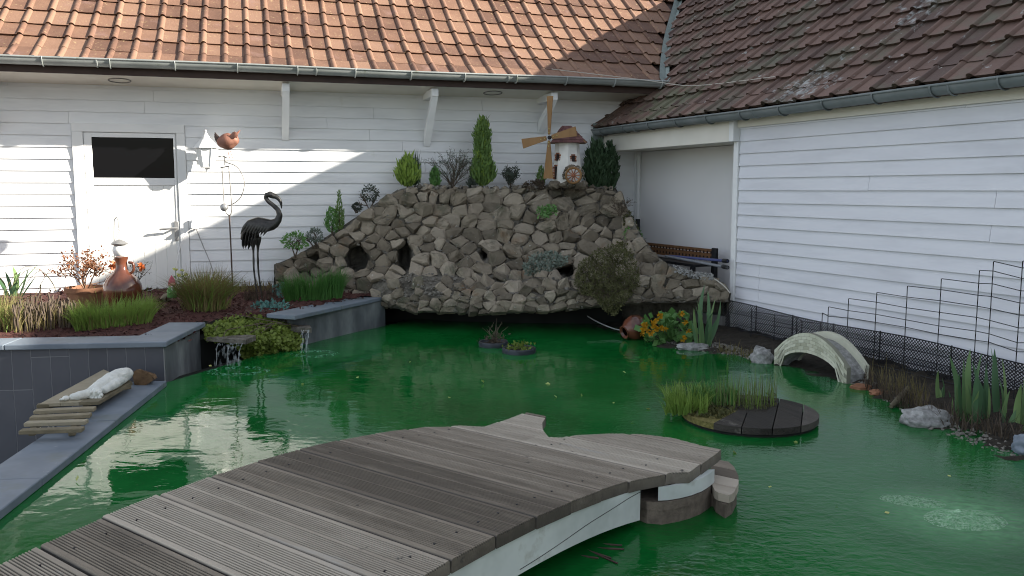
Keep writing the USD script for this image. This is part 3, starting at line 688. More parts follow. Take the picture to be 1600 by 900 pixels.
# valley flashing
vp = []
for h in np.linspace(-.02, 1.9, 22):
    z = float(zb(max(h, 0))); w = np.interp(z, zw(np.linspace(0, RIDGE_W, 300)), np.linspace(0, RIDGE_W, 300))
    if z > rz: break
    # u where in_wing(B(u, q, z)).w == w
    q = EAVE_Q - h; b0 = in_wing(B(0, q, z))[1]; b1 = in_wing(B(1, q, z))[1]; u = (w - b0) / (b1 - b0)
    vp.append(B(u, q, z + .045))
fr_ = [(p, WM * .9 + UP * .5 - BU * .0, BU) for p in vp]
Vv = []
for p in vp: Vv += [p - BU * .075 + UP * .02, p, p + (WM * .05 + UP * .045)]
kk = 3; i, j = np.meshgrid(np.arange(len(vp) - 1), np.arange(2), indexing='ij')
part('valley_flashing', (np.array(Vv), tri(np.stack([i * kk + j, i * kk + j + 1, (i + 1) * kk + j + 1, (i + 1) * kk + j], -1).reshape(-1, 4))), 'lead', wing_roof)
# downpipe in the inner corner, wall plate beside the gutter end
part('wall_plate', bxf(B, onB(925, 222)[0], onB(952, 222)[0], .021, .035, onB(935, 251)[1], onB(935, 193)[1], .003), 'lead', barn)
cu = ub(994)
part('corner_post', bxf(B, cu - .03, cu + .06, .0, .06, -.3, 1.80, .004), 'white_trim', barn)
part('downpipe', tube([B(cu - .005, .085, 1.75), B(cu - .005, .085, 1.0)], .022, 10), 'white_trim', barn, smooth=50)
part('lower_pipe', tube([B(cu - .005, .085, 1.0), B(cu - .005, .085, .3)], .026, 10), 'black_iron', barn, smooth=50)

# white wall lantern
lu, lz = onB(323, 240, .16)
lan = thing('wall_lantern', 'white six sided lantern on a scrolled arm on the barn wall beside the door', 'lantern', B(lu, 0, lz))
lp = lambda r, z, n=6: [B(lu + 1.22 * r * math.cos(2 * PI * i / n), .17 + 1.22 * r * math.sin(2 * PI * i / n), lz + 1.12 * z) for i in range(n)]
for i in range(6):
    a, b = lp(.052, -.115), lp(.084, .045); i2 = (i + 1) % 6
    part('pane', (np.array([a[i], a[i2], b[i2], b[i]]), np.array([[0, 1, 2], [0, 2, 3]])), 'milk_glass', lan)
    part('glazing_bar', tube([a[i], b[i]], .006, 5), 'white_metal', lan)
part('roof', join([hull(lp(.105, .048) + lp(.10, .058) + lp(.045, .125)), hull(lp(.035, .12) + lp(.03, .15)), lathe([(.0, .245), (.012, .228), (.008, .212), (.022, .188), (.03, .165)], B(lu, .17, lz), 10)]), 'white_metal', lan)
part('base', join([hull(lp(.055, -.115) + lp(.05, -.128)), lathe([(.035, -.142), (.025, -.155), (.008, -.18), (.0, -.195)], B(lu, .17, lz), 10)]), 'white_metal', lan)
part('arm', tube(spline([B(lu - .02, .02, lz - .02), B(lu - .02, .06, lz + .14), B(lu - .01, .13, lz + .235), B(lu, .17, lz + .205)], 14), .011, 8), 'white_metal', lan, smooth=True)
part('back_plate', bxf(B, lu - .055, lu + .015, .018, .032, lz - .09, lz + .07, .006), 'white_metal', lan)

# outdoor socket with its cables
su, sz = onB(305, 350, .03)
sock = thing('outdoor_socket', 'small white outdoor socket box with open lid and thin cables beside the door handle', 'socket', B(su, 0, sz))
part('box', bxf(B, su - .034, su + .034, .018, .066, sz - .055, sz + .055, .008), 'white_metal', sock)
part('lid', hull([B(su - .035, .068, sz + .0), B(su + .035, .068, sz), B(su - .035, .13, sz - .035), B(su + .035, .13, sz - .035), B(su - .035, .072, sz + .008), B(su + .035, .072, sz + .008)]), 'white_metal', sock)
e1 = onB(330, 415, .06); e0 = onB(276, 418, .06)
part('cable', tube(spline([B(su + .01, .06, sz - .05), B(su + .06, .05, sz - .2), B(e1[0], .06, e1[1]), B(e1[0] + .05, .1, .3)], 14), .005, 5), 'cable_grey', sock, smooth=True)
part('cable', tube(spline([B(su - .02, .06, sz - .05), B(su - .10, .06, sz - .1), B(e0[0], .05, e0[1]), B(e0[0] + .12, .1, .3)], 14), .005, 5), 'white_metal', sock, smooth=True)
# thin wire from the barn gutter across the wing roof
part('thin_wire', tube(spline([P(862, 108, 9.1), P(1020, 127, 9.2), W(onW(1070, 130, .3)[0], .28, 2.42), W(onW(1210, 146, .25)[0], .25, 2.34)], 20), .0035, 5), 'wire_pale', label='thin pale wire strung from the barn gutter over the wing tiles', cat='wire')

# ================================================================== THE ROCK GARDEN
def lin(tab):
    xs, ys = zip(*tab); return lambda x: np.interp(x, xs, ys)
r_top = lin([(428, 413), (450, 405), (475, 392), (500, 378), (530, 361), (560, 338), (572, 328), (600, 310), (624, 296), (645, 293), (660, 293), (760, 295), (850, 293), (900, 291), (962, 294), (980, 325), (1000, 365), (1025, 398), (1050, 418), (1080, 428), (1110, 432), (1130, 442), (1142, 458)])
r_bot = lin([(428, 462), (540, 468), (575, 470), (600, 480), (660, 488), (760, 491), (860, 487), (940, 480), (1000, 474), (1142, 472)])
y_front = lin([(428, 9.10), (500, 8.95), (560, 8.72), (600, 8.5), (660, 8.25), (760, 8.1), (900, 8.05), (1000, 8.0), (1142, 7.9)])
def wall_Y(px): 
    u, z = onB(px, 300, 0); return B(u, 0, 0)[1]
y_crest = lin([(428, 9.2), (520, 9.2), (640, wall_Y(640) - .38), (800, wall_Y(800) - .42), (962, wall_Y(962) - .45), (1000, 9.0), (1050, 8.6), (1142, 8.0)])
HOLES = [(560, 404, 17, 19), (632, 402, 10, 23), (489, 401, 9, 7), (885, 425, 15, 8), (757, 398, 5, 8)]
def face_Y(x, y):
    f = np.clip((r_bot(x) - y) / 192.0, 0, 1.2)
    k = np.interp(f, [0, .15, .21, .33, .45, .62, .80, 1.0, 1.2], [0, .02, .10, .46, .58, .74, .86, 1.0, 1.1])
    s = np.clip((x - 480) / 120.0, 0, 1) * np.clip((1120 - x) / 130.0, .25, 1)
    k = k * s + (f ** .9) * (1 - s)
    return y_front(x) + (y_crest(x) - y_front(x)) * k + .12 * (fbm(np.array([x / 34.0, y / 24.0, 0]), 2) - .5)
rock_g = thing('rock_garden', 'big rockery mound of rough grey brown stones with ledges over the pond', 'rockery', P(760, 480, 8.6) * np.array([1, 1, 0]))
cols = list(np.arange(428, 1143, 6.0)); NV = 34; V = []
for x in cols:
    yb, yt = r_bot(x), r_top(x); ring = []
    ov = (1.0 if x < 960 else .75) if x > 575 else .1
    b = P(x, yb, y_front(x) + .03); bk = b + np.array([0, ov, 0])
    ring += [np.array([bk[0] * 1.0, bk[1], -.35]), bk + UP * -.02, b + np.array([0, .12, -.015])]
    for v in np.linspace(0, 1, NV):
        y = yb + (yt - yb) * v; Y = face_Y(x, y) + (.012 if y > 455 else .035)
        for hx, hy, ha, hb in HOLES:
            dd = ((x - hx) / (ha * 1.15)) ** 2 + ((y - hy) / (hb * 1.15)) ** 2
            if dd < 1: Y += .42 * min(1, (1 - dd) * 2.5)
        ring.append(P(x, y, Y))
    back = ring[-1].copy(); Yb = max(back[1] + .05, (wall_Y(x) - .06) if x < 985 else back[1] + .35)
    k = Yb / back[1]; top = np.array([back[0] * k if x < 985 else back[0], Yb, back[2] - .03])
    ring += [top, np.array([top[0], top[1], -.35])]
    V += ring
k = len(ring); nC = len(cols)
i, j = np.meshgrid(np.arange(nC - 1), np.arange(k), indexing='ij')
q = np.stack([i * k + j, (i + 1) * k + j, (i + 1) * k + (j + 1) % k, i * k + (j + 1) % k], -1).reshape(-1, 4)
core_v = np.array(V); nn = fbm(core_v * 9, 4, 5) - .5
core_v = core_v + (np.array([.2, -1, .3]) * .06) * nn[:, None]
caps = [[e + 0, e + jj, e + jj + 1] if e else [e + 0, e + jj + 1, e + jj] for e in (0, (nC - 1) * k) for jj in range(1, k - 1)]
part('mortar_core', (core_v, np.vstack([tri(q), caps])), 'stone_core', rock_g, smooth=60)
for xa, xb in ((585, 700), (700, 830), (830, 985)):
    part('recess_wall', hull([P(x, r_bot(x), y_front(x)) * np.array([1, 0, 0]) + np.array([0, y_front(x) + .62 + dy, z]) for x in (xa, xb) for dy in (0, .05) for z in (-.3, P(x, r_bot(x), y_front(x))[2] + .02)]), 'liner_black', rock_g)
# stones: irregular cells over the face
rs = np.random.RandomState(8); seeds = []
region = Polygon([(x, r_bot(x) - 1) for x in np.arange(430, 1142, 4)] + [(x, r_top(x) + 2) for x in np.arange(1140, 430, -4)])
holes = [Polygon([(hx + 1.12 * ha * math.cos(a), hy + 1.12 * hb * math.sin(a)) for a in np.linspace(0, 2 * PI, 17)[:-1]]) for hx, hy, ha, hb in HOLES]
for _ in range(90000):
    x, y = rs.uniform(428, 1142), rs.uniform(288, 493)
    y = round((y - 3 * math.sin(x / 60.0)) / 18.5) * 18.5 + 3 * math.sin(x / 60.0) + rs.normal(0, 3.0)
    big = rs.choice([7.5, 10.0, 13.5, 19.0], p=[.25, .37, .27, .11]) if len(seeds) < 270 else 7.2
    if y > 425 and x < 760: big *= .82
    if y > 456: big *= .72
    if y < 312: big *= .72
    if x < 520: big *= .85
    if region.contains(Point(x, y)) and all(((x - a) / 1.5) ** 2 + (y - b) ** 2 > ((big + c) * .76) ** 2 for a, b, c in seeds):
        seeds.append((x, y, big))
    if len(seeds) > 430: break
cells = voronoi_diagram(MultiPoint([(a / 1.4, b) for a, b, _ in seeds]), envelope=box(260, 250, 900, 540))
stones = []
NF = np.array([.14, -.90, .40]); NF /= np.linalg.norm(NF)
for g in cells.geoms:
    pg = Polygon([(a * 1.4, b) for a, b in g.exterior.coords]).intersection(region)
    for h in holes:
        if pg.intersects(h): pg = pg.difference(h)
    if pg.is_empty: continue
    if pg.geom_type != 'Polygon': pg = max(pg.geoms, key=lambda z: z.area)
    if pg.area < 60: continue
    if any(pg.convex_hull.intersection(h).area > 25 for h in holes):
        hh_ = [h for h in holes if pg.convex_hull.intersects(h)][0]; dx_, dy_ = pg.centroid.x - hh_.centroid.x, pg.centroid.y - hh_.centroid.y; L_ = math.hypot(dx_, dy_); R_ = math.sqrt(hh_.area / PI)
        ux, uy = dx_ / L_, dy_ / L_; pg = pg.intersection(Polygon([(hh_.centroid.x + ux * R_ + uy * 200, hh_.centroid.y + uy * R_ - ux * 200), (hh_.centroid.x + ux * R_ - uy * 200, hh_.centroid.y + uy * R_ + ux * 200), (hh_.centroid.x + ux * 400 - uy * 200, hh_.centroid.y + uy * 400 + ux * 200), (hh_.centroid.x + ux * 400 + uy * 200, hh_.centroid.y + uy * 400 - ux * 200)]))
        if pg.is_empty or pg.geom_type != 'Polygon' or pg.area < 40: continue
    cx, cy = pg.centroid.x, pg.centroid.y
    scree = cy > 432 and 480 < cx < 720 and cy < r_bot(cx) - 22
    if scree and rs.rand() < .45: continue
    c = np.array(pg.exterior.simplify(1.5).coords)[:-1]
    shrink = rs.uniform(.90, 1.04); c = (c - [cx, cy]) * shrink + [cx, cy] + rs.normal(0, 1.5, c.shape)
    cut = []                                     # chop corners
    for a, b in zip(c, np.roll(c, -1, 0)): cut += [a + (b - a) * rs.uniform(.02, .16), a + (b - a) * rs.uniform(.80, .98)]
    size = math.sqrt(pg.area) / 1359 * 8.6; d = size * rs.uniform(.16, .48); Yc_ = face_Y(cx, cy)
    tilt = rs.normal(0, .45, 2); pts = []
    for x, y in cut:
        base = P(x, y, face_Y(x, y) * .5 + Yc_ * .5); pts += [base - NF * .06, base + NF * d * rs.uniform(.10, .65)]
    s2 = rs.uniform(.70, .95); sh = rs.normal(0, .05, 2) * math.sqrt(pg.area)
    for x, y in cut:
        x2, y2 = (x - cx) * s2 + cx + sh[0], (y - cy) * s2 + cy + sh[1]
        pts.append(P(x2, y2, Yc_) + NF * d * (1 + tilt[0] * (x2 - cx) / 12 + tilt[1] * (y2 - cy) / 12 + rs.normal(0, .16)))
    hv, hf = hull(pts); tm = trimesh.Trimesh(hv, hf)
    hv, hf = trimesh.remesh.subdivide_to_size(tm.vertices, tm.faces, max(size * .55, .05), 6); tm = trimesh.Trimesh(hv, hf); tm.merge_vertices()
    hv, vn = np.array(tm.vertices), np.array(tm.vertex_normals)
    hv = hv + vn * ((fbm(hv * 11.0, 3, 17)[:, None] - .5) * size * .42) + vn * ((noise(hv * 38.0, 5)[:, None] - .5) * .014)
    stones.append((pg.area, hv, np.array(tm.faces)))
stones.sort(key=lambda q: -q[0])
for _, hv, hf in stones[:275]: part('stone', (hv, hf), 'stone', rock_g, smooth=24)
if stones[275:]: part('small_stones', join([q[1:] for q in stones[275:]]), 'stone_small', rock_g, smooth=24, kind='stuff')
# rubble in the joints, on the scree and along the crest
peb = []
for _ in range(900):
    x, y = rs.uniform(430, 1140), rs.uniform(288, 492)
    if not region.contains(Point(x, y)) or any(h.contains(Point(x, y)) for h in holes): continue
    peb.append(rock(P(x, y, face_Y(x, y)) + NF * .005, rs.uniform(.010, .030), rs.randint(1e6), n=9))
for _ in range(260):
    x, y = rs.uniform(480, 730), rs.uniform(428, 476)
    peb.append(rock(P(x, y, face_Y(x, y)) + NF * .012, rs.uniform(.008, .024), rs.randint(1e6), n=8))
for _ in range(110):
    x = rs.uniform(642, 962); peb.append(rock(P(x, r_top(x) - rs.uniform(-2, 3), y_crest(x) + rs.uniform(-.05, .12)), rs.uniform(.018, .040), rs.randint(1e6), n=10))
part('rubble', join(peb), 'pebble', rock_g, kind='stuff')
wp2 = []
for _ in range(330):
    x = rs.uniform(1050, 1112); y = r_top(x) + rs.uniform(-2, 9); wp2.append(rock(P(x, y, face_Y(x, y)) + NF * .05, rs.uniform(.008, .016), rs.randint(1e6), n=7))
part('pale_gravel', join(wp2), 'granite', rock_g, kind='stuff')
for i in range(20):                                 # crest stones standing on the rim
    x = 645 + i * 16.5 + rs.uniform(-5, 5)
    part('rim_stone', rock(P(x, r_top(x) + 1, y_crest(x) + .0), rs.uniform(.045, .075), 900 + i, (1, .8, .75), 14), 'stone', rock_g)
part('sloping_edge', hull([P(x, r_top(x) + o, y_crest(x) + .03 + e) for x in (500, 622) for o in (-1.5, 9) for e in (0, .12)]), 'stone_core', rock_g)

# ================================================================== THE FOOTBRIDGE
TA, TT = np.array([.610, .792, 0]), np.array([.792, -.610, 0])        # along the bridge, across the bridge
def deck_z(n): n = np.asarray(n, float); return CAM_Z - (1.072 + .09 * np.clip(n - 2.05, -1.6, .92) ** 2)
def ND(n, t, z): return TA * n + TT * t + UP * z
def on_deck(px, py):
    d = ray(px, py); n = 2.5
    for _ in range(60):
        z = float(deck_z(n)); p = C0 + d * ((z - CAM_Z) / d[2]); n = .5 * n + .5 * (p @ TA)
    return p @ TA, p @ TT
tR = np.mean([on_deck(x, y)[1] for x, y in ((716, 870), (782, 837), (841, 806), (895, 782))])
tL = np.mean([on_deck(x, y)[1] for x, y in ((250, 767), (332, 742), (405, 720), (527, 689))])
outline_px = [(585, 677.5), (615, 672.5), (662, 669), (720, 665), (757, 667), (795, 654), (822, 643.5), (853, 649.5), (846, 660), (847, 671), (857, 683), (878, 684), (900, 679.5), (950, 677), (1000, 677.5), (1050, 683.5), (1095, 695.5), (1130, 699.5),
              (1105, 717), (1077, 737.5), (1048, 738.5), (1000, 750), (979, 753), (940, 765.5), (895, 782)]
po = [on_deck(*p) for p in outline_px]
nmin = .15
deck_poly = Polygon([(nmin, tL)] + po + [(nmin, tR)]).buffer(0)
if deck_poly.geom_type != 'Polygon': deck_poly = max(deck_poly.geoms, key=lambda g: g.area)
notch = on_deck(853, 676)
PWD = .2095; N0 = on_deck(51, 847)[0]
fb = thing('footbridge', 'weathered grooved plank footbridge with white side beam and round landing over the green pond', 'bridge', ND(1.6, tR, 0))
rs = np.random.RandomState(2)
kmin = -5
k = kmin
gro = []
def groove_profile(w):
    pts = [(0.0, -.006), (.005, 0)]
    for c0 in (.026, .112):
        for g in range(8):
            c = c0 + g * .0098; pts += [(c - .0030, 0), (c - .0018, -.0065), (c + .0018, -.0065), (c + .0030, 0)]
    pts += [(w - .005, 0), (w, -.006)]
    return [(a, b) for a, b in pts if a <= w]
while True:
    n0 = N0 + k * PWD + .003; n1 = N0 + (k + 1) * PWD - .003
    if n0 > deck_poly.bounds[2]: break
    if n1 < nmin: k += 1; continue
    prof = groove_profile(n1 - n0); z0, z1 = float(deck_z(n0)), float(deck_z(n1)); side = {'A': [], 'B': []}
    dzj = rs.uniform(-.002, .002); ej = [rs.uniform(-.008, .008) for _ in range(2)]
    for a, g in prof:
        n = n0 + a; z = z0 + (z1 - z0) * a / (n1 - n0) + g + dzj
        x = deck_poly.intersection(LineString([(n, -6), (n, 3)]))
        segs = sorted([(s.coords[0][1], s.coords[-1][1]) for s in getattr(x, 'geoms', [x]) if s.geom_type == 'LineString' and s.length > .03])
        segs = [tuple(sorted(s)) for s in segs]
        if len(segs) >= 2:
            lo_ = [g_ for g_ in segs if (g_[0] + g_[1]) / 2 < notch[1]]; hi_ = [g_ for g_ in segs if (g_[0] + g_[1]) / 2 >= notch[1]]
            for key_, gs_ in (('A', lo_), ('B', hi_)):
                if gs_: g_ = max(gs_, key=lambda q: q[1] - q[0]); side[key_].append((n, z, g_[0], g_[1]))
        elif segs:
            g_ = segs[0]; splits = any(p > notch[0] - PWD * .6 for p in (n0, n1)) and n1 > notch[0]
            ov = lambda rows: min(g_[1], rows[-1][3]) - max(g_[0], rows[-1][2]) if rows else -9
            if splits and g_[0] < notch[1] < g_[1] and n < notch[0]:
                side['A'].append((n, z, g_[0], notch[1] - .002)); side['B'].append((n, z, notch[1] + .002, g_[1]))
            elif side['B']: side['B' if ov(side['B']) >= ov(side['A']) else 'A'].append((n, z, g_[0], g_[1]))
            else: side['A'].append((n, z, g_[0], g_[1]))
    for rows in side.values():
        if len(rows) < 3: continue
        V, F_, gv = [], [], []
        zb_ = -.046; R_ = len(rows)
        for n, z, ta, tb in rows:
            zf_ = z0 + (z1 - z0) * (n - n0) / (n1 - n0); zz_ = zf_ + zb_; dep = 1.0 if zf_ + dzj - z > .004 else 0.0
            ta, tb = ta + ej[0], tb + ej[1]; c4 = [ND(n, ta, z), ND(n, tb, z), ND(n, tb, zz_), ND(n, ta, zz_)]
            V += [c4[0], c4[1], c4[1], c4[2], c4[2], c4[3], c4[3], c4[0]]; gv += [dep, dep, .55, .75, .5, .5, .75, .55]
        for r_ in range(R_ - 1):
            for c in range(4): F_.append([r_ * 8 + 2 * c, r_ * 8 + 2 * c + 1, r_ * 8 + 9 + 2 * c, r_ * 8 + 8 + 2 * c])
        e = (R_ - 1) * 8; F_ += [[5, 4, 1, 0], [e, e + 1, e + 4, e + 5]]
        pl_ = part('plank', (np.array(V), tri(np.array(F_))), 'deck_wood', fb)
        UsdGeom.PrimvarsAPI(stage.GetPrimAtPath(pl_)).CreatePrimvar('groove', Sdf.ValueTypeNames.FloatArray, 'vertex').Set([float(v) for v in gv])
        ext = rows[-1][3] - rows[0][2]
        if ext > .7:
            for tt in (rows[0][2] + .13, rows[0][3] - .12):
                for nn_ in (.25, .75):
                    n = n0 + (n1 - n0) * nn_; part('screw', lathe([(.0, .0012), (.0045, .0008), (.005, -.004)], ND(n, tt, z0 + (z1 - z0) * nn_ + dzj + .0006), 7), 'black_iron', pl_)
    k += 1
# white side beams with an arched lower edge
def beam(t0, t1, n_a, n_b, dtop, name, label=None):
    ns = np.linspace(n_a, n_b, 30); V = []
    for n in ns:
        zt = float(deck_z(n)) - dtop; s = (n - n_a) / (n_b - n_a)
        zl = .125 - .115 * abs((n - 2.15) / 1.05) ** 2.2 if n > 2.15 else .125 - .115 * abs((n - 2.15) / 1.6) ** 2.2
        zl = min(max(zl - .03, -.12), zt - .02)
        V += [ND(n, t0, zt), ND(n, t1, zt), ND(n, t1, zl), ND(n, t0, zl)]
    F_ = [[a * 4 + c, a * 4 + (c + 1) % 4, a * 4 + 4 + (c + 1) % 4, a * 4 + 4 + c] for a in range(29) for c in range(4)] + [[3, 2, 1, 0], [116, 117, 118, 119]]
    return part(name, (np.array(V), tri(np.array(F_))), 'beam_white', fb, label=label)
nE = on_deck(1040, 752)[0]
bm = beam(tR - .06, tR - .02, .2, nE - .03, .047, 'side_beam', 'white painted arched side beam with a long crack')
beam(tL + .20, tL + .24, .2, on_deck(851, 655)[0] - .03, .047, 'side_beam')
def on_beam(px, py, tt):
    d = ray(px, py); kk_ = tt / (d @ TT) if abs(d @ TT) > 1e-6 else 1; p = C0 + d * kk_; return p
crk = [on_beam(x, y, tR - .0195) for x, y in ((812, 890), (838, 874), (880, 846), (920, 818), (960, 793), (985, 777), (1004, 767))]
part('crack', tube(spline(crk, 20), .0022, 4), 'black_iron', bm)
ctr = on_deck(990, 720)
# round landing: rim under the deck edge, step, base
zl_ = float(deck_z(3.2))
Z2 = .095
def onZ(px, py, z): p = G(px, py, z); return p @ TA, p @ TT
rim_px = [(1044, 782), (1062, 779), (1080, 774.5), (1097, 768), (1108, 761), (1116, 754)]
rim = [onZ(x, y, Z2) for x, y in rim_px]
Vr = []
for n, t in rim:
    for (a, b) in ((n, t), (n - .03, t - .03)):
        Vr += [ND(a, b, zl_ - .047), ND(a, b, Z2 + .002)]
Fr = [[a * 4 + c, a * 4 + d, a * 4 + 4 + d, a * 4 + 4 + c] for a in range(len(rim) - 1) for c, d in ((0, 1), (1, 3), (3, 2), (2, 0))] + [[0, 2, 3, 1], [len(Vr) - 4, len(Vr) - 3, len(Vr) - 1, len(Vr) - 2]]
part('landing_rim', (np.array(Vr), tri(np.array(Fr))), 'beam_white', fb)
base_px = [(1036, 785), (1062, 780.5), (1080, 776), (1097, 769.5), (1108, 762.5), (1116, 756), (1117, 766), (1134, 776.5), (1147, 769), (1154, 755), (1154, 743), (1147, 729), (1134, 717), (1120, 716), (1105, 735), (1050, 735), (1010, 740), (990, 755), (990, 775), (1010, 783)]
bpoly = Polygon([onZ(x, y, Z2) for x, y in base_px]).buffer(0)
if bpoly.geom_type != 'Polygon': bpoly = max(bpoly.geoms, key=lambda g: g.area)
spoly = Polygon([onZ(x, y, Z2) for x, y in ((1112, 752), (1113.5, 759), (1117, 766), (1134, 776.5), (1147, 769), (1154, 755), (1154, 743), (1147, 729), (1134, 717), (1120, 716), (1108, 735))]).buffer(0)
part('landing_top', extrude(bpoly.difference(spoly.buffer(.002)).buffer(-.004), Z2 - .038, Z2 - .002, lambda a, b, c: ND(a, b, c)), 'deck_end', fb)
part('landing_base', extrude(bpoly.union(spoly).buffer(-.006), -.25, Z2 - .0385, lambda a, b, c: ND(a, b, c)), 'deck_end', fb)
k = 0
bx0, by0, bx1, by1 = bpoly.bounds
n = N0
while n < bx1:
    strip = spoly.intersection(box(n + .002, by0 - 1, n + PWD * .5 - .002, by1 + 1))
    for g in getattr(strip, 'geoms', [strip]):
        if g.geom_type == 'Polygon' and g.area > .002 and n > bx0 - .3: part('step_plank', extrude(g, Z2 - .035, Z2, lambda a, b, c: ND(a, b, c)), 'deck_wood', fb)
    n += PWD * .5
for nn_, tt in ((.5, tL + .2), (.5, tR - .2), (1.2, tL + .2), (1.2, tR - .25)):
    part('post', bxf(lambda a, b, c: ND(a, b, c), nn_ - .04, nn_ + .04, tt - .04, tt + .04, -.6, float(deck_z(nn_)) - .05), 'old_wood', fb)

# ================================================================== DUCK RAMP AND FIGURE ON THE EDGING
def on_edge(px, py, z):
    p = G(px, py, z) - ci0; return p @ din, p @ dn
ramp = thing('duck_ramp', 'old slatted wooden duck ramp lying along the pond edging', 'ramp', fe(on_edge(90, 676, .1)[0], .2, .04))
def bar(name, p0, p1, wdt, z0, z1, par=ramp, mat='old_wood'):
    p0, p1 = np.array(p0), np.array(p1); d = p1 - p0; d[2] = 0; L_ = np.linalg.norm(d); d /= L_; n2 = np.array([-d[1], d[0], 0]); o = p0 * np.array([1, 1, 0])
    return part(name, bxf(lambda a, b, c: o + d * a + n2 * b + UP * c, 0, L_, -wdt / 2, wdt / 2, z0, z1, .003), mat, par)
for x0, y0, x1, y1 in ((58, 634, 152, 627), (54, 643, 149, 638.5), (48, 653, 142, 648.5), (40, 662, 136, 659), (32, 674, 130, 670.5)):
    bar('slat', G(x0, y0, .09), G(x1, y1, .09), .052, .078, .100)
bar('runner', G(50, 676, .06), G(78, 634, .06), .035, .042, .077); bar('runner', G(112, 676, .06), G(138, 632, .06), .035, .042, .077)
for f0, f1 in ((0, .34), (.35, .67), (.68, 1)):
    bl_, br_, tr_, tl_ = G(62, 632, .10), G(154, 629, .10), G(207, 598, .10), G(162, 578, .10)
    q4 = [bl_ + (br_ - bl_) * f0, bl_ + (br_ - bl_) * f1, tl_ + (tr_ - tl_) * f1, tl_ + (tr_ - tl_) * f0]
    part('board', hexa([p * np.array([1, 1, 0]) + UP * .086 for p in q4] + [p * np.array([1, 1, 0]) + UP * (.104 + .002 * (f0 > .3)) for p in q4]), 'old_wood', ramp)
bar('bearer', G(95, 617, .07), G(166, 617, .07), .05, .042, .085); bar('bearer', G(150, 590, .07), G(200, 602, .07), .05, .042, .085)
tw = [P(x, y, 4.62) for x, y in ((62, 668), (70, 674), (80, 664), (84, 672), (78, 680))]
part('twine', tube(spline(tw, 20), .006, 6), 'plaster', ramp, smooth=True)
bark = thing('bark_piece', 'ragged brown bark end piece at the far end of the ramp', 'bark', P(222, 600, 5.78))
part('block', hull([P(x, y, 5.7 + d) for x, y in ((206, 583), (214, 577), (236, 585), (240, 594), (226, 603), (210, 601)) for d in (0, .22)]), 'bark', bark)
for i in range(14):
    x = 218 + i * 1.7; part('splinter', tube([P(x, 580 + i * .5, 5.72 + .012 * (i % 4)), P(x + 4 + (i % 3), 578 + i * .9 + (i * 7 % 5), 5.70 + .012 * (i % 4))], [.016, .004], 5), 'bark', bark)
YS = 5.3
fig = thing('reclining_figure', 'white plaster reclining figure lying on the old ramp', 'statue', P(165, 620, YS))
def pz(px, py, r_=10, zc=.108):
    d = ray(px, py); k = 1.0
    for _ in range(8):                    # the point whose lower side, r_ picture points below it, rests at height zc
        Y = d[1] * k; z = zc + r_ * Y / 1359 * .93; k = (z - CAM_Z) / d[2]
    return C0 + d * k
def blend(chains, seed, nz=.1, edge=.012):
    import manifold3d as m3
    tot = None
    for pts, rad in chains:
        for a, b, ra, rb in zip(pts, pts[1:], rad, rad[1:]):
            s1 = m3.Manifold.sphere(ra, 16).translate(list(map(float, a))); s2 = m3.Manifold.sphere(rb, 16).translate(list(map(float, b)))
            h = m3.Manifold.batch_hull([s1, s2]); tot = h if tot is None else tot + h
    tot = tot.refine_to_length(edge); mm = tot.to_mesh(); t = trimesh.Trimesh(np.array(mm.vert_properties[:, :3], float), np.array(mm.tri_verts))
    trimesh.smoothing.filter_taubin(t, iterations=10)
    v = np.array(t.vertices); v = v + np.array(t.vertex_normals) * ((fbm(v * 40, 3, seed) - .5) * nz * .03)[:, None]
    return v, np.array(t.faces)
S_ = 5.5 / 1359
SF = 5.25 / 1359
body = blend([([pz(198, 584, 11), pz(189, 587, 13), pz(173, 594, 13), pz(159, 602, 11), pz(148, 609, 9), pz(139, 614, 7)], np.array([10.5, 13, 12.5, 11, 9, 6.5]) * SF),
              ([pz(197, 588, 8), pz(180, 599, 9), pz(164, 609, 7)], np.array([8.5, 8.5, 6.5]) * SF),
              ([pz(146, 611, 7), pz(134, 616, 6.5), pz(124, 618, 6.5), pz(113, 620, 5)], np.array([7.5, 6.8, 6.5, 4.8]) * SF)], 4, .35, .008)
part('body', body, 'plaster', fig, smooth=True)
hc_ = pz(155, 611, 8) + np.array([0, -.03, 0])
part('head', ico(hc_, 8 * SF, 3, (1, 1, 1.0), .12, 3, 5), 'plaster', fig, smooth=True)
curls = [ico(hc_ + np.array([.036 * math.cos(a) * (1 if j else .7), -.012 - .01 * j, -.012 + .022 * math.sin(a) * (1 if j else .6)]), .0125, 1) for j in range(2) for a in np.linspace(0, 2 * PI, 10)[:-1]]
part('hair', join(curls), 'plaster', fig, smooth=True)
hp_ = pz(103, 622, 4.5)
part('hand', join([ico(hp_, 4.8 * SF, 2, (1.1, 1, .8))] + [tube([hp_ + np.array([-.010, -.012 + .009 * i, -.002]), hp_ + np.array([-.030, -.014 + .011 * i, -.006])], [.0062, .0045], 6) for i in range(4)] + [tube([hp_ + np.array([.0, -.018, .0]), hp_ + np.array([-.014, -.026, -.004])], [.006, .0045], 6)]), 'plaster', fig, smooth=True)

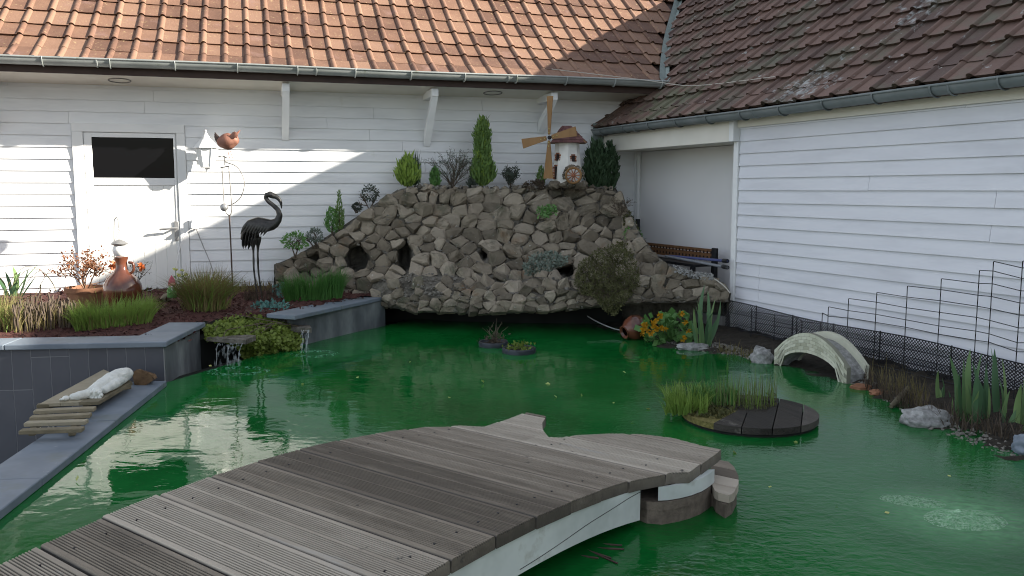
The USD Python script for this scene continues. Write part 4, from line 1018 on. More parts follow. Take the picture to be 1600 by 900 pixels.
# ================================================================== BANK AND OBJECTS ALONG THE WING
wl_px = [(960, 516), (985, 524), (1010, 537), (1060, 546), (1100, 549), (1150, 557), (1185, 567), (1215, 574), (1330, 602), (1350, 611), (1400, 641), (1440, 664), (1500, 691), (1600, 716), (1720, 752)]
shore = [G(x, y, 0) for x, y in wl_px]
sh_tw = [in_wing(p) for p in shore]
def shore_w(t): return float(np.interp(t, [a for a, b in sorted(sh_tw)], [b for a, b in sorted(sh_tw)]))
def bank_z(t, w):
    s = np.clip((w - shore_w(t)) / max(.12 - shore_w(t), .05), -.3, 1.2)
    return -.015 + .075 * s ** .7 if s > 0 else .25 * s
tt_ = np.arange(1.2, 8.3, .05); V = []; m_ = 16
for t in tt_:
    for i in range(m_):
        w = shore_w(t) - .16 + (.17 - shore_w(t) + .16) * i / (m_ - 1); z = bank_z(t, w)
        V.append(W(t, w, z + .05 * (noise(np.array([t * 14, w * 14, 0])) - .5) + .03 * (noise(np.array([t * 40, w * 40, 3.])) - .5)))
i, j = np.meshgrid(np.arange(len(tt_) - 1), np.arange(m_ - 1), indexing='ij')
part('bank', (np.array(V), tri(np.stack([i * m_ + j, i * m_ + j + 1, (i + 1) * m_ + j + 1, (i + 1) * m_ + j], -1).reshape(-1, 4))), 'soil', smooth=60, kind='structure')
part('kerb', bxf(W, t_trim - .2, 12, .118, .147, -.3, .055, .004), 'render_grey', label='grey kerb strip at the foot of the wing wall', cat='kerb')
terr = Polygon([tuple(W(-.1, .56, 0)[:2]), tuple(W(2.4, .56, 0)[:2]), tuple(W(2.4, .05, 0)[:2]), tuple(W(.9, -.1, 0)[:2])])
part('terrace', extrude(terr, -.3, .16), 'ground', kind='structure')
def bank_pt(px, py):
    p = G(px, py, .0)
    for _ in range(5): t, w = in_wing(p); p = G(px, py, float(bank_z(t, w)))
    return p
peb = []
rs = np.random.RandomState(77)
for _ in range(420):
    x = rs.uniform(1040, 1185); y = np.interp(x, [a for a, b in wl_px], [b for a, b in wl_px]) + rs.uniform(-15, 1)
    peb.append(rock(bank_pt(x, y) + UP * .006, rs.uniform(.008, .022), rs.randint(1e6), n=8))
for _ in range(260):
    x = rs.uniform(1330, 1620); y = np.interp(x, [a for a, b in wl_px], [b for a, b in wl_px]) + rs.uniform(-24, 1)
    peb.append(rock(bank_pt(x, y) + UP * .004, rs.uniform(.008, .022), rs.randint(1e6), n=8))
part('bank_pebbles', join(peb), 'pebble', kind='stuff', label='small mixed pebbles along the waterline by the wing', cat='pebbles')
def boulder(name, label, px, py, r, mat, seed, flat=(1, 1, .8), sub=3, cat='stone'):
    p = bank_pt(px, py) ; v, f = ico((0, 0, 0), 1.0, sub, (1, 1, 1), .75, 2.4, seed)
    part(name, (v * r * np.array(flat) + p + UP * r * flat[2] * .45, f), mat, smooth=True, label=label, cat=cat)
boulder('boulder', 'round speckled grey boulder at the left foot of the small arched bridge', 1190, 566, .088, 'granite', 3, (1, 1, .95))
boulder('boulder', 'flat speckled grey white stone at the waterline left of the irises', 1446, 664, .115, 'granite', 9, (1.25, .9, .6))
boulder('boulder', 'smooth pale bluish stone at the right edge of the pond bank', 1607, 708, .075, 'bluestone', 5, (1, 1, .9))
boulder('boulder', 'flat pinkish brown stone just right of the small arched bridge', 1346, 609, .055, 'terracotta', 6, (1.3, 1, .5))
boulder('boulder', 'second flat pinkish brown stone lower to the right of the arched bridge', 1374, 617, .05, 'terracotta', 7, (1.2, 1, .5))
boulder('boulder', 'long pale stone under the upright leaves at the pond rim', 1082, 546, .085, 'granite', 12, (1.6, .8, .45))
dw = [bank_pt(1392, 640) + UP * .02, bank_pt(1404, 633) + UP * .04, bank_pt(1418, 622) + UP * .07]
part('driftwood', tube(spline(dw, 8), [.012, .016, .018, .02, .02, .018, .015, .012], 8), 'old_wood', smooth=50, label='pale piece of driftwood leaning at the waterline among dry stalks', cat='driftwood')

# low black netting in front of the wall
net = thing('netting_fence', 'low black plastic netting fence along the foot of the wing wall', 'fence', W(4, .09, 0))
nt0, nt1 = onW(1146, 480, .10)[0] - .12, 7.2
def net_top(t): return .305 - .012 * (t - 2.4) + .012 * math.sin(t * 3.1)
strand, step = [], .026
H_ = .30
for sgn in (1, -1):
    t = nt0 - H_
    while t < nt1:
        a = max(t, nt0); b = min(t + H_, nt1)
        if b - a > .02:
            za, zb2 = (a - t), (b - t)
            if sgn < 0: za, zb2 = H_ - za, H_ - zb2
            f = lambda x, z: W(x, .085 + .004 * sgn, .0 + z * net_top(x) / H_)
            p0, p1 = f(a, za), f(b, zb2); d = p1 - p0; n2 = np.cross(d, WM); n2 = n2 / np.linalg.norm(n2) * .0034
            strand.append((np.array([p0 - n2, p1 - n2, p1 + n2, p0 + n2]), np.array([[0, 1, 2], [0, 2, 3]])))
        t += step
part('mesh', join(strand), 'black_iron', net, kind='stuff')
for z in (.0, .10, .20, 1):
    part('cord', tube([W(t, .083, (net_top(t) if z == 1 else z + .004)) for t in np.linspace(nt0, nt1, 40)], .0042 if z == 1 else .003, 5), 'black_iron', net)
t = nt0
while t < nt1:
    part('stake', tube([W(t, .078, -.05), W(t, .078, net_top(t) + .01)], .006, 6), 'black_iron', net); t += .47 if t < 4 else .62
# stepped wire trellis
tre = thing('wire_trellis', 'black wire trellis with stepped top rising to the right along the wing wall', 'trellis', W(4.5, -.02, 0))
vs = [(1285, 489), (1294.5, 479.5), (1326, 466.5), (1370, 457), (1418, 447), (1471, 435.5), (1530.5, 422.5), (1552.5, 408.5), (1598, 408), (1640, 402), (1690, 396)]
TW_ = -.03
vt = [onW(x, y, TW_) for x, y in vs]
for i, (t, z) in enumerate(vt):
    part('upright', tube([W(t, TW_, -.06), W(t, TW_, z)], .0034, 6), 'black_iron', tre)
    if i < len(vt) - 1:
        jog = [(t, z)] + [(vt[j][0], z + (-.022 if 1 <= (j % 7) <= 1 else 0) + .004 * math.sin(j * 2.1 + i)) for j in range(i + 1, len(vt))]
        part('wire', tube([W(a, TW_ + .004, b) for a, b in jog], .0028, 5), 'black_iron', tre)
for z in (.06, .17):
    part('wire', tube([W(t, TW_ + .004, z + .004 * math.sin(k * 2)) for k, (t, _) in enumerate(vt)], .0036, 5), 'black_iron', tre)
tre2 = thing('wire_border', 'low black wire border panel just left of the arched bridge', 'trellis', W(3, -.02, 0))
ts2 = [onW(x, 520, TW_)[0] for x in (1172, 1208, 1243, 1251, 1280)]
for i, t in enumerate(ts2): part('upright', tube([W(t, TW_ + .01, -.05), W(t, TW_ + .01, .30 if i != 3 else .28)], .0042, 6), 'black_iron', tre2)
for z in (.09, .19, .285): part('wire', tube([W(t, TW_ + .014, z + .01 * ((k * 7) % 3 - 1)) for k, t in enumerate(ts2)], .0036, 5), 'black_iron', tre2)

# small arched ornament bridge
mb0, mb1 = in_wing(G(1210, 569, 0)), in_wing(G(1322, 600, 0))
bt0, bt1, bw0 = mb0[0], mb1[0], (mb0[1] + mb1[1]) / 2
arch = thing('ornament_bridge', 'small arched cream cast stone ornament bridge with block pattern on the pond bank', 'ornament', W((bt0 + bt1) / 2, bw0, 0))
bl = bt1 - bt0; bc = (bt0 + bt1) / 2
o_top = G(1264, 521, 0); zo = .300; zi = .150
def ell(a, rx, rz): return (bc + rx * math.cos(a), rz * math.sin(a))
BWID = .205
def arch_out(x):                      # outer height at offset x from the centre
    s = abs(x) / (bl * .60)
    return zo * math.cos(min(s, 1) * PI / 2) ** .75 * 1.0 if s < 1 else 0
def arch_in(x):
    s = abs(x) / (bl * .42); return zi * math.sqrt(max(0, 1 - s * s)) if s < 1 else 0
xs_ = np.linspace(-bl * .5, bl * .5, 41)
def arch_slab(w0, w1, top, z_lo=None, name='x', mat='cast_stone'):
    V = []
    for x in xs_:
        zt, zl = max(top(x), .05), (arch_in(x) if z_lo is None else z_lo(x)) - (.05 if abs(x) > bl * .41 else 0)
        V += [W(bc + x, w0, zl), W(bc + x, w1, zl), W(bc + x, w1, zt), W(bc + x, w0, zt)]
    n_ = len(xs_); F_ = [[a * 4 + c, a * 4 + (c + 1) % 4, a * 4 + 4 + (c + 1) % 4, a * 4 + 4 + c] for a in range(n_ - 1) for c in range(4)] + [[3, 2, 1, 0], [n_ * 4 - 4, n_ * 4 - 3, n_ * 4 - 2, n_ * 4 - 1]]
    return part(name, (np.array(V), tri(np.array(F_))), mat, arch, smooth=40)
ends = lambda x: arch_out(x) if abs(x) < bl * .44 else max(arch_out(x), .115)
fr_w = arch_slab(bw0, bw0 + .035, ends, name='parapet', mat='cast_joint')
arch_slab(bw0 + BWID - .035, bw0 + BWID, ends, name='parapet')
arch_slab(bw0 + .035, bw0 + BWID - .035, lambda x: max(arch_out(x) - .05, .03), name='walkway', mat='granite')
rows_ = 6
for r_ in range(rows_):
    nb = 13; 
    for b_ in range(nb):
        off = .5 * (r_ % 2); x0, x1 = -bl * .5 + bl * (b_ - off) / nb, -bl * .5 + bl * (b_ + 1 - off) / nb
        x0, x1 = max(x0, -bl * .5), min(x1, bl * .5)
        if x1 - x0 < .012: continue
        pp = []
        for x in (x0 + .0014, x1 - .0014):
            lo, hi = arch_in(x) - (.05 if abs(x) > bl * .41 else 0), max(ends(x), .05)
            a_, b2 = lo + (hi - lo) * r_ / rows_ + .0010, lo + (hi - lo) * (r_ + 1) / rows_ - .0010
            pp += [(x, a_), (x, b2)]
        part('block', hull([W(bc + x, w, z) for x, z in pp for w in (bw0 + .002, bw0 - .0018)]), 'cast_stone', fr_w)

# terracotta jar lying under the ledge
jr = thing('clay_jar', 'brown clay jar lying on its side under the rock ledge left of the yellow flowers', 'jar', P(992, 524, 7.75))
part('body', lathe([(.0, -.11), (.06, -.105), (.105, -.06), (.118, 0), (.10, .06), (.065, .10), (.05, .115), (.06, .13), (.052, .13), (.04, .11)], P(992, 512, 7.75), 20, (-.8, -.45, -.25)), 'glaze_brown', jr, smooth=40)
# pipe strung under the ledge
part('hose', tube(spline([P(918, 494, 8.3), P(940, 506, 8.1), P(965, 515, 7.95), P(985, 517, 7.8)], 12), .006, 6), 'cable_grey', smooth=True, label='thin grey hose drooping under the rock ledge to the clay jar', cat='hose')

# marsh marigold
mm_ = thing('marsh_marigold', 'yellow flowered marsh marigold with round dark leaves at the pond rim', 'plant', P(1045, 540, 7.5))
rs = np.random.RandomState(19); pts = []
for _ in range(170):
    x, y = rs.uniform(1003, 1086), rs.uniform(490, 541)
    if (x - 1044) ** 2 / 43 ** 2 + (y - 522) ** 2 / 32 ** 2 < 1: pts.append(P(x, y, rs.uniform(7.35, 7.75)))
dirs = np.column_stack([rs.normal(0, .6, len(pts)), -np.abs(rs.normal(.5, .4, len(pts))), rs.normal(.3, .4, len(pts))])
part('foliage', leaves(pts, .075, 6, 1.0, dirs=dirs, face=(0, -.5, .85)), 'leaf_green', mm_)
part('stems', join([tube([P(1045 + rs.uniform(-15, 15), 541, 7.55), p], .003, 4, False) for p in pts[:60]]), 'leaf_green', mm_)
for fx, fy in ((1031, 493), (1027, 500), (1008, 507), (1006, 514), (1012, 517), (1020, 505), (1022, 511), (1027, 515), (1032, 512), (1038, 514), (1067, 529), (1075, 516), (1064, 491), (1071, 504), (1003, 521), (1017, 520)):
    c = P(fx, fy, 7.35); n_ = 6
    dd = np.array([[math.cos(a), -.35, math.sin(a)] for a in np.linspace(0, 2 * PI, n_ + 1)[:-1]])
    f1 = leaves(np.repeat(c[None], n_, 0), .030, rs.randint(1e6), .9, dirs=dd * 3); f2 = leaves(np.repeat(c[None] + np.array([[.008, -.01, .005]]), 5, 0), .022, rs.randint(1e6), .9, dirs=dd[:5] * 3 + np.array([0, -1, .6]))
    part('flower', join([f1, f2]), 'flower_yellow', mm_)

def iris(name, label, specs, Y, group=None, mat='iris_blade', width=.026, cat='iris'):
    """specs: (base px, base py, tip px, tip py, depth offset, width factor)"""
    b0 = P(specs[0][0], specs[0][1], Y); th = thing(name, label, cat, b0, group)
    for i, (x0, y0, x1, y1, dy, wf) in enumerate(specs):
        a, b = P(x0, y0, Y + dy * .4), P(x1, y1, Y + dy); mid = (a + b) / 2 + np.array([.030 * math.sin(i * 2.3), .02 * math.cos(i), .0]) 
        c = spline([a, mid, b], 9); ang = .6 * math.sin(i * 1.7); sd = np.array([math.cos(ang), math.sin(ang), 0]); nrm = np.array([-sd[1], sd[0], 0])
        s = np.linspace(0, 1, 9); ww_ = width * wf * .5 * np.array([.75, .9, 1, 1, 1, .93, .78, .5, .04])
        V = []
        for p, w_ in zip(c, ww_): V += [p - sd * w_, p + nrm * .0035 * (w_ / width + .1), p + sd * w_, p - nrm * .0035 * (w_ / width + .1)]
        F_ = [[k_ * 4 + j_, k_ * 4 + (j_ + 1) % 4, k_ * 4 + 4 + (j_ + 1) % 4, k_ * 4 + 4 + j_] for k_ in range(8) for j_ in range(4)]
        part('leaf', (np.array(V), tri(np.array(F_))), mat, th, smooth=60)
    return th
iris('iris', 'upright green sword leaves standing right of the yellow marsh marigold', [(1090, 541, 1084, 481, 0, 1), (1094, 541, 1087, 478, .1, .9), (1097, 540, 1101, 445, .12, 1.3), (1101, 541, 1106, 454, .05, 1.2), (1099, 541, 1090, 470, -.05, 1),
     (1103, 541, 1115, 486, 0, 1), (1107, 540, 1126, 470, .08, .9), (1109, 541, 1121, 497, -.05, .8), (1095, 541, 1098, 492, -.1, .9), (1105, 541, 1103, 488, -.1, 1), (1111, 540, 1118, 466, .1, .7), (1088, 541, 1080, 500, -.05, .8)], 7.3, width=.030)
iris('iris', 'tall blue green iris clump on the bank at the lower right of the trellis', [(1508, 684, 1499, 580, .03, .8), (1519, 685, 1512, 600, -.08, .8), (1526, 686, 1534, 552, .06, .9), (1533, 686, 1529, 590, .02, .8), (1538, 685, 1545, 600, -.06, .8), (1503, 682, 1489, 620, -.04, .7), (1500, 678, 1484, 556, .1, 1.3), (1517, 684, 1516, 545, .1, 1.5), (1512, 682, 1506, 560, 0, 1.2), (1522, 685, 1519, 565, -.05, 1.4), (1528, 686, 1527, 575, -.1, 1.2), (1536, 686, 1541, 568, 0, 1.1),
     (1540, 684, 1537, 590, -.05, 1.0), (1531, 684, 1530, 610, -.12, 1), (1515, 686, 1508, 640, -.2, .5), (1524, 686, 1531, 636, -.2, .5), (1505, 680, 1495, 600, .1, .9), (1546, 684, 1548, 542, .15, .5)], 4.95, width=.028)
iris('iris', 'narrow iris fan right of the tall blue green clump', [(1563, 680, 1554, 545, .1, 1.5), (1566, 681, 1561, 590, 0, 1.0), (1572, 683, 1578, 610, 0, .9), (1560, 680, 1562, 640, -.1, .6), (1569, 681, 1566, 560, .1, .8)], 4.9, width=.030)
iris('iris', 'broad yellow green leaves at the right edge of the picture', [(1588, 690, 1596, 600, 0, 1.2), (1592, 692, 1602, 646, -.2, 1.6), (1586, 690, 1588, 640, 0, 1), (1600, 692, 1612, 580, 0, 1.4), (1590, 690, 1600, 590, .1, 1)], 4.75, width=.036)
iris('iris', 'slim blue green shoots in front of the netting left of the tall iris clump', [(1468, 640, 1466, 578, 0, 1.0), (1470, 642, 1472, 590, 0, .8), (1478, 650, 1476, 600, .05, .8), (1464, 638, 1463, 600, .05, .6), (1484, 660, 1482, 610, 0, .8)], 5.35, width=.026)
def clump(name, label, cat, bases, height, lean, width, mat, seed, curl=1.6, group=None, extra=None, seg=4, outward=0):
    bases = np.asarray(bases); th = thing(name, label, cat, bases.mean(0) * np.array([1, 1, 1]), group)
    part('foliage', blades(bases, height, lean, width, seed, seg, curl, outward), mat, th, smooth=False)
    if extra: part('dry_leaves', blades(bases[::extra[0]], height * extra[2], lean * 1.2, width, seed + 1, seg, curl, outward), extra[1], th)
    return th
def base_px(n, seed, x0, x1, yl, yr, dy, zfun):
    r = np.random.RandomState(seed); out = []
    for _ in range(n):
        x = r.uniform(x0, x1); y = np.interp(x, [x0, x1], [yl, yr]) - abs(r.normal(0, dy)); out.append(zfun(x, y))
    return out
bankp = lambda x, y: bank_pt(x, y)
clump('dry_stalks', 'dry brown stalks and thin shoots on the bank right of the arched bridge', 'plant', base_px(240, 4, 1345, 1460, 608, 668, 8, bankp), .17, .55, .005, 'leaf_brown', 5)
clump('dry_stalks', 'sparse green brown shoots among the dry stalks on the bank', 'plant', base_px(110, 8, 1360, 1450, 606, 646, 8, bankp), .20, .4, .005, 'grass_straw', 15)
clump('dry_stalks', 'tangle of dead stems between the irises at the right', 'plant', base_px(150, 6, 1470, 1610, 668, 702, 8, bankp), .16, .8, .006, 'leaf_brown', 7)
clump('dry_stalks', 'small dry sprigs beside the round boulder', 'plant', base_px(130, 9, 1118, 1178, 553, 562, 5, bankp), .085, .7, .004, 'grass_straw', 9)

# ================================================================== FLOATING THINGS
def gz(px, py, z): return G(px, py, z)
isl = thing('floating_island', 'round dark wooden floating island with moss and a planted middle', 'planter', gz(1170, 641, 0))
ic = gz(1170, 641, .055); ir = .392
disc = Point(0, 0).buffer(ir, 40); hole = Polygon([(-.30, .06), (-.02, -.035), (.10, .0), (.14, .28), (-.25, .27)])
ang_ = .35
def fi(a, b, c): return np.array([ic[0] + a * math.cos(ang_) + b * math.sin(ang_), ic[1] - a * math.sin(ang_) + b * math.cos(ang_), c])
mossr = Polygon([(-.5, -.5), (-.16, -.36), (-.06, -.02), (-.30, .06), (-.5, .3)])
cuts_ = [-.42, -.19, -.005, .155, .30, .42]
for c0, c1 in zip(cuts_, cuts_[1:]):
    strip = box(c0 + .003, -.5, c1 - .003, .5); s_ = disc.intersection(strip).difference(hole).difference(mossr)
    for g in getattr(s_, 'geoms', [s_]):
        if g.geom_type == 'Polygon' and g.area > .001: part('plank', extrude(g, .018, .055, fi), 'island_wood', isl)
part('float', extrude(disc.buffer(-.015), -.06, .016, fi), 'liner_black', isl)
mo = disc.buffer(-.004).intersection(mossr); 
part('moss', extrude(mo, .017, .050, fi), 'moss', isl)
part('soil', extrude(disc.buffer(-.02).intersection(hole.buffer(-.003)), .017, .044, fi), 'soil', isl)
rs = np.random.RandomState(31)
part('moss_tufts', leaves([fi(*p, .05) for p in [(rs.uniform(-.38, -.08), rs.uniform(-.25, .1)) for _ in range(900)] if mo.contains(Point(p))], .022, 3, .6, up=.8), 'moss_trail', isl)
def isl_pts(n, x0, x1, y0, y1, seed): 
    r = np.random.RandomState(seed); return [gz(r.uniform(x0, x1), r.uniform(y0, y1), .045) for _ in range(n)]
clump('island_plant', 'bright green leafy tuft overhanging the left end of the floating island', 'plant', isl_pts(430, 1040, 1104, 622, 650, 2), .125, .85, .011, 'grass_bright', 3, 1.2, outward=.9)
clump('island_plant', 'fern like green cover behind the moss on the floating island', 'plant', isl_pts(420, 1080, 1150, 618, 634, 5), .11, .8, .010, 'leaf_green', 6, 1.3)
rd = clump('island_reeds', 'thin upright pale reeds growing in the middle of the floating island', 'plant', isl_pts(150, 1118, 1214, 620, 641, 7), .17, .16, .0045, 'reed_pale', 8)
part('tall_stem', tube(spline([gz(1137, 634, .05), P(1136, 600, 5.2), P(1137, 565, 5.2)], 8), [.004] * 6 + [.008, .003], 5), 'grass_green', rd)
part('green_stems', blades(isl_pts(70, 1118, 1214, 620, 641, 9), .20, .12, .0045, 10), 'grass_bright', rd)
part('ground_cover', leaves([p + UP * .01 for p in isl_pts(260, 1112, 1214, 618, 641, 29)], .022, 12, .5, up=.6), 'moss_trail', rd, kind='stuff')
def bowl(label, px, py, r, seed):
    c = gz(px, py, .03); b = thing('floating_bowl', label, 'planter', c * np.array([1, 1, 0]), 'floating black planting bowls')
    part('bowl', lathe([(r * .80, -.05), (r * .97, -.03), (r, .012), (r * 1.02, .030), (r * .98, .042), (r * .90, .040), (r * .86, .022), (r * .82, .015)], c * np.array([1, 1, 0]), 28), 'bowl_black', b, smooth=40)
    part('soil', lathe([(.0, .026), (r * .5, .027), (r * .87, .018)], c * np.array([1, 1, 0]), 20), 'soil', b, smooth=True)
    return c * np.array([1, 1, 0])
b1 = bowl('black floating bowl with dry twigs and brown leaves', 771, 535, .128, 1)
b2 = bowl('smaller looking black floating bowl with short yellow green sprouts, the right one', 811, 545, .140, 2)
pl1 = thing('bowl_plant', 'straggly dry twigs with brown leaves in the left floating bowl', 'plant', b1)
tb, tips = branchy(b1 + UP * .02, .30, .62, 14, 7, 2, .0045, 3, .3)
part('twigs', tb, 'twig', pl1); part('leaves', leaves(np.vstack([b1 + np.column_stack([rs.normal(0, .05, 110), rs.normal(0, .05, 110), .035 + abs(rs.normal(0, .035, 110))]), tips[::4]]), .026, 5, .6), 'leaf_brown', pl1)
pl2 = thing('bowl_plant', 'low yellow green sprouts in the right floating bowl', 'plant', b2)
part('foliage', leaves(b2 + np.column_stack([rs.normal(0, .055, 170), rs.normal(0, .055, 170), .03 + abs(rs.normal(0, .022, 170))]), .028, 8, .6, up=.5), 'creeper', pl2)

# ================================================================== WATERFALLS, FOAM
led = thing('spill_stones', 'dark flat spill stones under the creeper where water runs into the pond', 'stone', P(370, 540, 6.9))
part('ledge', hull([P(x, y, Y) for x, y, Y in ((322, 527, 6.75), (384, 531, 6.62), (400, 524, 6.9), (340, 518, 7.2), (322, 533, 6.75), (384, 538, 6.62), (400, 532, 6.9))]), 'stone_core', led)
part('ledge', hull([P(x, y, Y) for x, y, Y in ((455, 512, 7.35), (487, 513, 7.18), (484, 508, 7.5), (455, 507, 7.5), (455, 519, 7.35), (487, 520, 7.18))]), 'stone_core', led)
def fall(label, px0, px1, py, Y, seed, pyb):
    th = thing('waterfall', label, 'waterfall', P((px0 + px1) / 2, pyb, Y) * np.array([1, 1, 0])); r = np.random.RandomState(seed)
    n_ = 7; xs = np.linspace(px0, px1, n_)
    V = []
    for x in xs:
        for s in np.linspace(0, 1, 9):
            p = P(x + r.normal(0, .4), py, Y - .0); z = p[2] * (1 - s ** 1.6) + .0 ; V.append([p[0] + .01 * r.normal(), p[1] - .10 * s ** .8, z + .002])
    i, j = np.meshgrid(np.arange(n_ - 1), np.arange(8), indexing='ij'); q = np.stack([i * 9 + j, i * 9 + j + 1, (i + 1) * 9 + j + 1, (i + 1) * 9 + j], -1).reshape(-1, 4)
    part('sheet', (np.array(V), tri(q)), 'falling_water', th, smooth=True)
    dr = []
    for _ in range(9):
        p = P(r.uniform(px0 - 3, px1 + 3), py, Y); s = r.rand(); dr.append(tube([[p[0], p[1] - .10 * s ** .8 - .01, p[2] * (1 - s ** 1.6) + .008], [p[0], p[1] - .10 * s ** .8 - .012, max(p[2] * (1 - s ** 1.6) - .008, .0)]], [.0012, .0020], 5))
    for px_ in np.linspace(px0 + 1, px1 - 1, 3 if px1 - px0 > 20 else 2):
        p = P(px_ + r.normal(0, 1.5), py, Y); ss = np.linspace(0, 1, 14)
        part('strand', tube([[p[0] + .005 * math.sin(6 * s + px_), p[1] - .10 * s ** .8 - .012, p[2] * (1 - s ** 1.6) + .004] for s in ss], .0020 + .0016 * np.abs(np.sin(ss * 7 + px_)), 6), 'water_strand', th, smooth=True)
    part('droplets', join(dr), 'water_strand', th, kind='stuff')
fall('thin waterfall pouring from the spill stone left of the creeper', 341, 379, 537, 6.62, 1, 575)
fall('narrow trickle of water falling right of the creeper', 474, 484, 516, 7.17, 2, 545)
def foam(name, label, c, rx, ry, mat, h, seed, rot=0., ring=False):
    n1, n2 = 26, 40; V = []
    for a in range(n1):
        rr_ = a / (n1 - 1)
        for b in range(n2):
            t = 2 * PI * b / n2; x, y = rr_ * rx * math.cos(t), rr_ * ry * math.sin(t)
            p = np.array([x * math.cos(rot) - y * math.sin(rot), x * math.sin(rot) + y * math.cos(rot), 0]) + c
            env = (1 - rr_ ** 2); nz = fbm(np.array([p[0] * 22, p[1] * 22, seed]), 3)
            if ring: env = math.exp(-((rr_ - .75) / .16) ** 2)
            V.append([p[0], p[1], -.006 + h * env * (.3 + 1.1 * nz) + .010 * env])
    i, j = np.meshgrid(np.arange(n1 - 1), np.arange(n2), indexing='ij'); q = np.stack([i * n2 + j, i * n2 + (j + 1) % n2, (i + 1) * n2 + (j + 1) % n2, (i + 1) * n2 + j], -1).reshape(-1, 4)
    part(name, (np.array(V), tri(q)[:, ::-1]), mat, smooth=True, label=label, cat='foam')
foam('foam_patch', 'bubbling pale green foam mound of the aerator in the near right water', G(1508, 812, 0), .185, .13, 'foam_green', .030, 3, .1)
foam('foam_patch', 'thin streaky foam patch left of the bubbling mound', G(1425, 783, 0), .16, .09, 'foam_green', .010, 9, -.3)
foam('foam_patch', 'foam ring where the left waterfall meets the pond', G(372, 580, 0), .26, .17, 'foam_teal', .008, 5, 0, True)
foam('foam_patch', 'foam ring under the narrow trickle right of the creeper', G(492, 553, 0), .22, .16, 'foam_teal', .008, 7, 0, True)

# ================================================================== PLANTER BED
def bed(px, py):
    p = G(px, py, .28)
    for _ in range(6): p = G(px, py, float(bed_z(p[0], p[1])))
    return p
creep = thing('creeper', 'yellow green creeping shrub hanging over the spill stones into the pond', 'shrub', P(400, 520, 6.95))
rs = np.random.RandomState(41); cp = []
poly_t = Polygon([(318, 512), (345, 500), (385, 492), (430, 500), (462, 512), (472, 530), (468, 553), (440, 566), (405, 572), (382, 570), (377, 545), (350, 532), (322, 530)])
while len(cp) < 6400:
    x, y = rs.uniform(316, 474), rs.uniform(490, 574)
    if poly_t.contains(Point(x, y)):
        Yb_ = 6.62 + (x - 320) / 150 * .55 + np.clip(530 - y, 0, 40) / 40 * .45
        lump = noise(np.array([x / 11.0, y / 11.0, 2.0])); cp.append(P(x, y, Yb_ + .10 - .16 * lump + rs.rand() * .14))
cp = np.array(cp); part('foliage', leaves(cp, .029, 42, .85, face=(0, -.55, .85)), 'creeper', creep)
part('stems', join([tube(spline([P(395 + rs.uniform(-50, 50), 505, 7.25), cp[k] + np.array([0, .08, .05]), cp[k]], 5), .004, 4, False) for k in range(0, 6400, 400)]), 'twig', creep)
def back_void(): pass
part('grotto_wall', hull([P(x, y, Y) for x, y in ((300, 512), (480, 505), (480, 545), (300, 590)) for Y in (7.55, 7.7)]), 'liner_black', label='black pond liner wall behind the waterfalls', cat='liner')
clump('sedge', 'bright green sedge clump spreading along the planter coping', 'grass', base_px(1500, 1, 118, 236, 519, 505, 8, bed), .215, .85, .007, 'grass_bright', 2, 1.35, extra=(9, 'grass_straw', .8), outward=1.0)
clump('sedge', 'tall brown straw coloured sedge tussock in the middle of the bed', 'grass', bed(322, 484) + np.column_stack([rs.normal(0, .065, 1500), rs.normal(0, .065, 1500), np.zeros(1500)]), .39, .95, .0065, 'grass_straw', 3, 1.4, extra=(3, 'grass_bright', .95), outward=1.0)
clump('sedge', 'fresh green grass clump in front of the left foot of the rockery', 'grass', base_px(1300, 3, 446, 534, 478, 466, 6, lambda x, y: P(x, y, 8.25 - (y - 466) * .01)), .27, .6, .006, 'grass_green', 4, 1.4, outward=.8)
cut_b = base_px(300, 5, 24, 118, 522, 512, 10, bed)
cr = thing('cut_reeds', 'cut back ornamental grass of short brown stubs at the left of the bed', 'grass', np.mean(cut_b, 0))
for p in cut_b[:110]:
    h_ = .14 + .08 * rs.rand(); part('stub', tube([p, p + UP * h_ * .5 + np.array([rs.normal(0, .006), rs.normal(0, .006), 0]), p + np.array([rs.normal(0, .015), rs.normal(0, .015), h_])], .0055 + .003 * rs.rand(), 5), 'reed_cut', cr)
part('dry_blades', blades(cut_b, .20, .6, .005, 55), 'grass_straw', cr, kind='stuff')
clump('sedge', 'loose brown green grass at the left picture edge of the bed', 'grass', base_px(420, 6, -30, 34, 520, 520, 14, bed), .26, .7, .006, 'grass_straw', 5, extra=(3, 'grass_bright', .9))
iris('iris', 'sunlit yellow green iris leaves beside the barn wall at the left', [(18, 462, 8, 424, 0, 1), (22, 462, 20, 416, 0, 1.2), (26, 463, 33, 424, .05, 1.3), (30, 463, 44, 420, 0, 1), (14, 463, -4, 432, 0, .9), (24, 463, 27, 440, -.1, 1), (8, 462, -8, 428, 0, 1), (34, 464, 56, 432, 0, .6), (20, 464, 62, 410, 0, .35), (28, 463, 84, 452, 0, .3)], 7.9, width=.035, mat='iris_blade')
seedh = thing('arching_grass', 'long thin arching grass stalks bending in front of the sunlit boards', 'grass', P(60, 470, 7.7))
for x0, x1, x2, y1, y2 in ((5, 50, 88, 420, 455), (0, 44, 86, 416, 448), (30, 48, 62, 434, 424), (52, 66, 80, 440, 420), (60, 64, 62, 442, 470)):
    part('stalk', tube(spline([P(x0, 470, 7.6), P(x1, y1, 7.6), P(x2, y2, 7.6)], 12), .0025, 4), 'grass_straw', seedh)
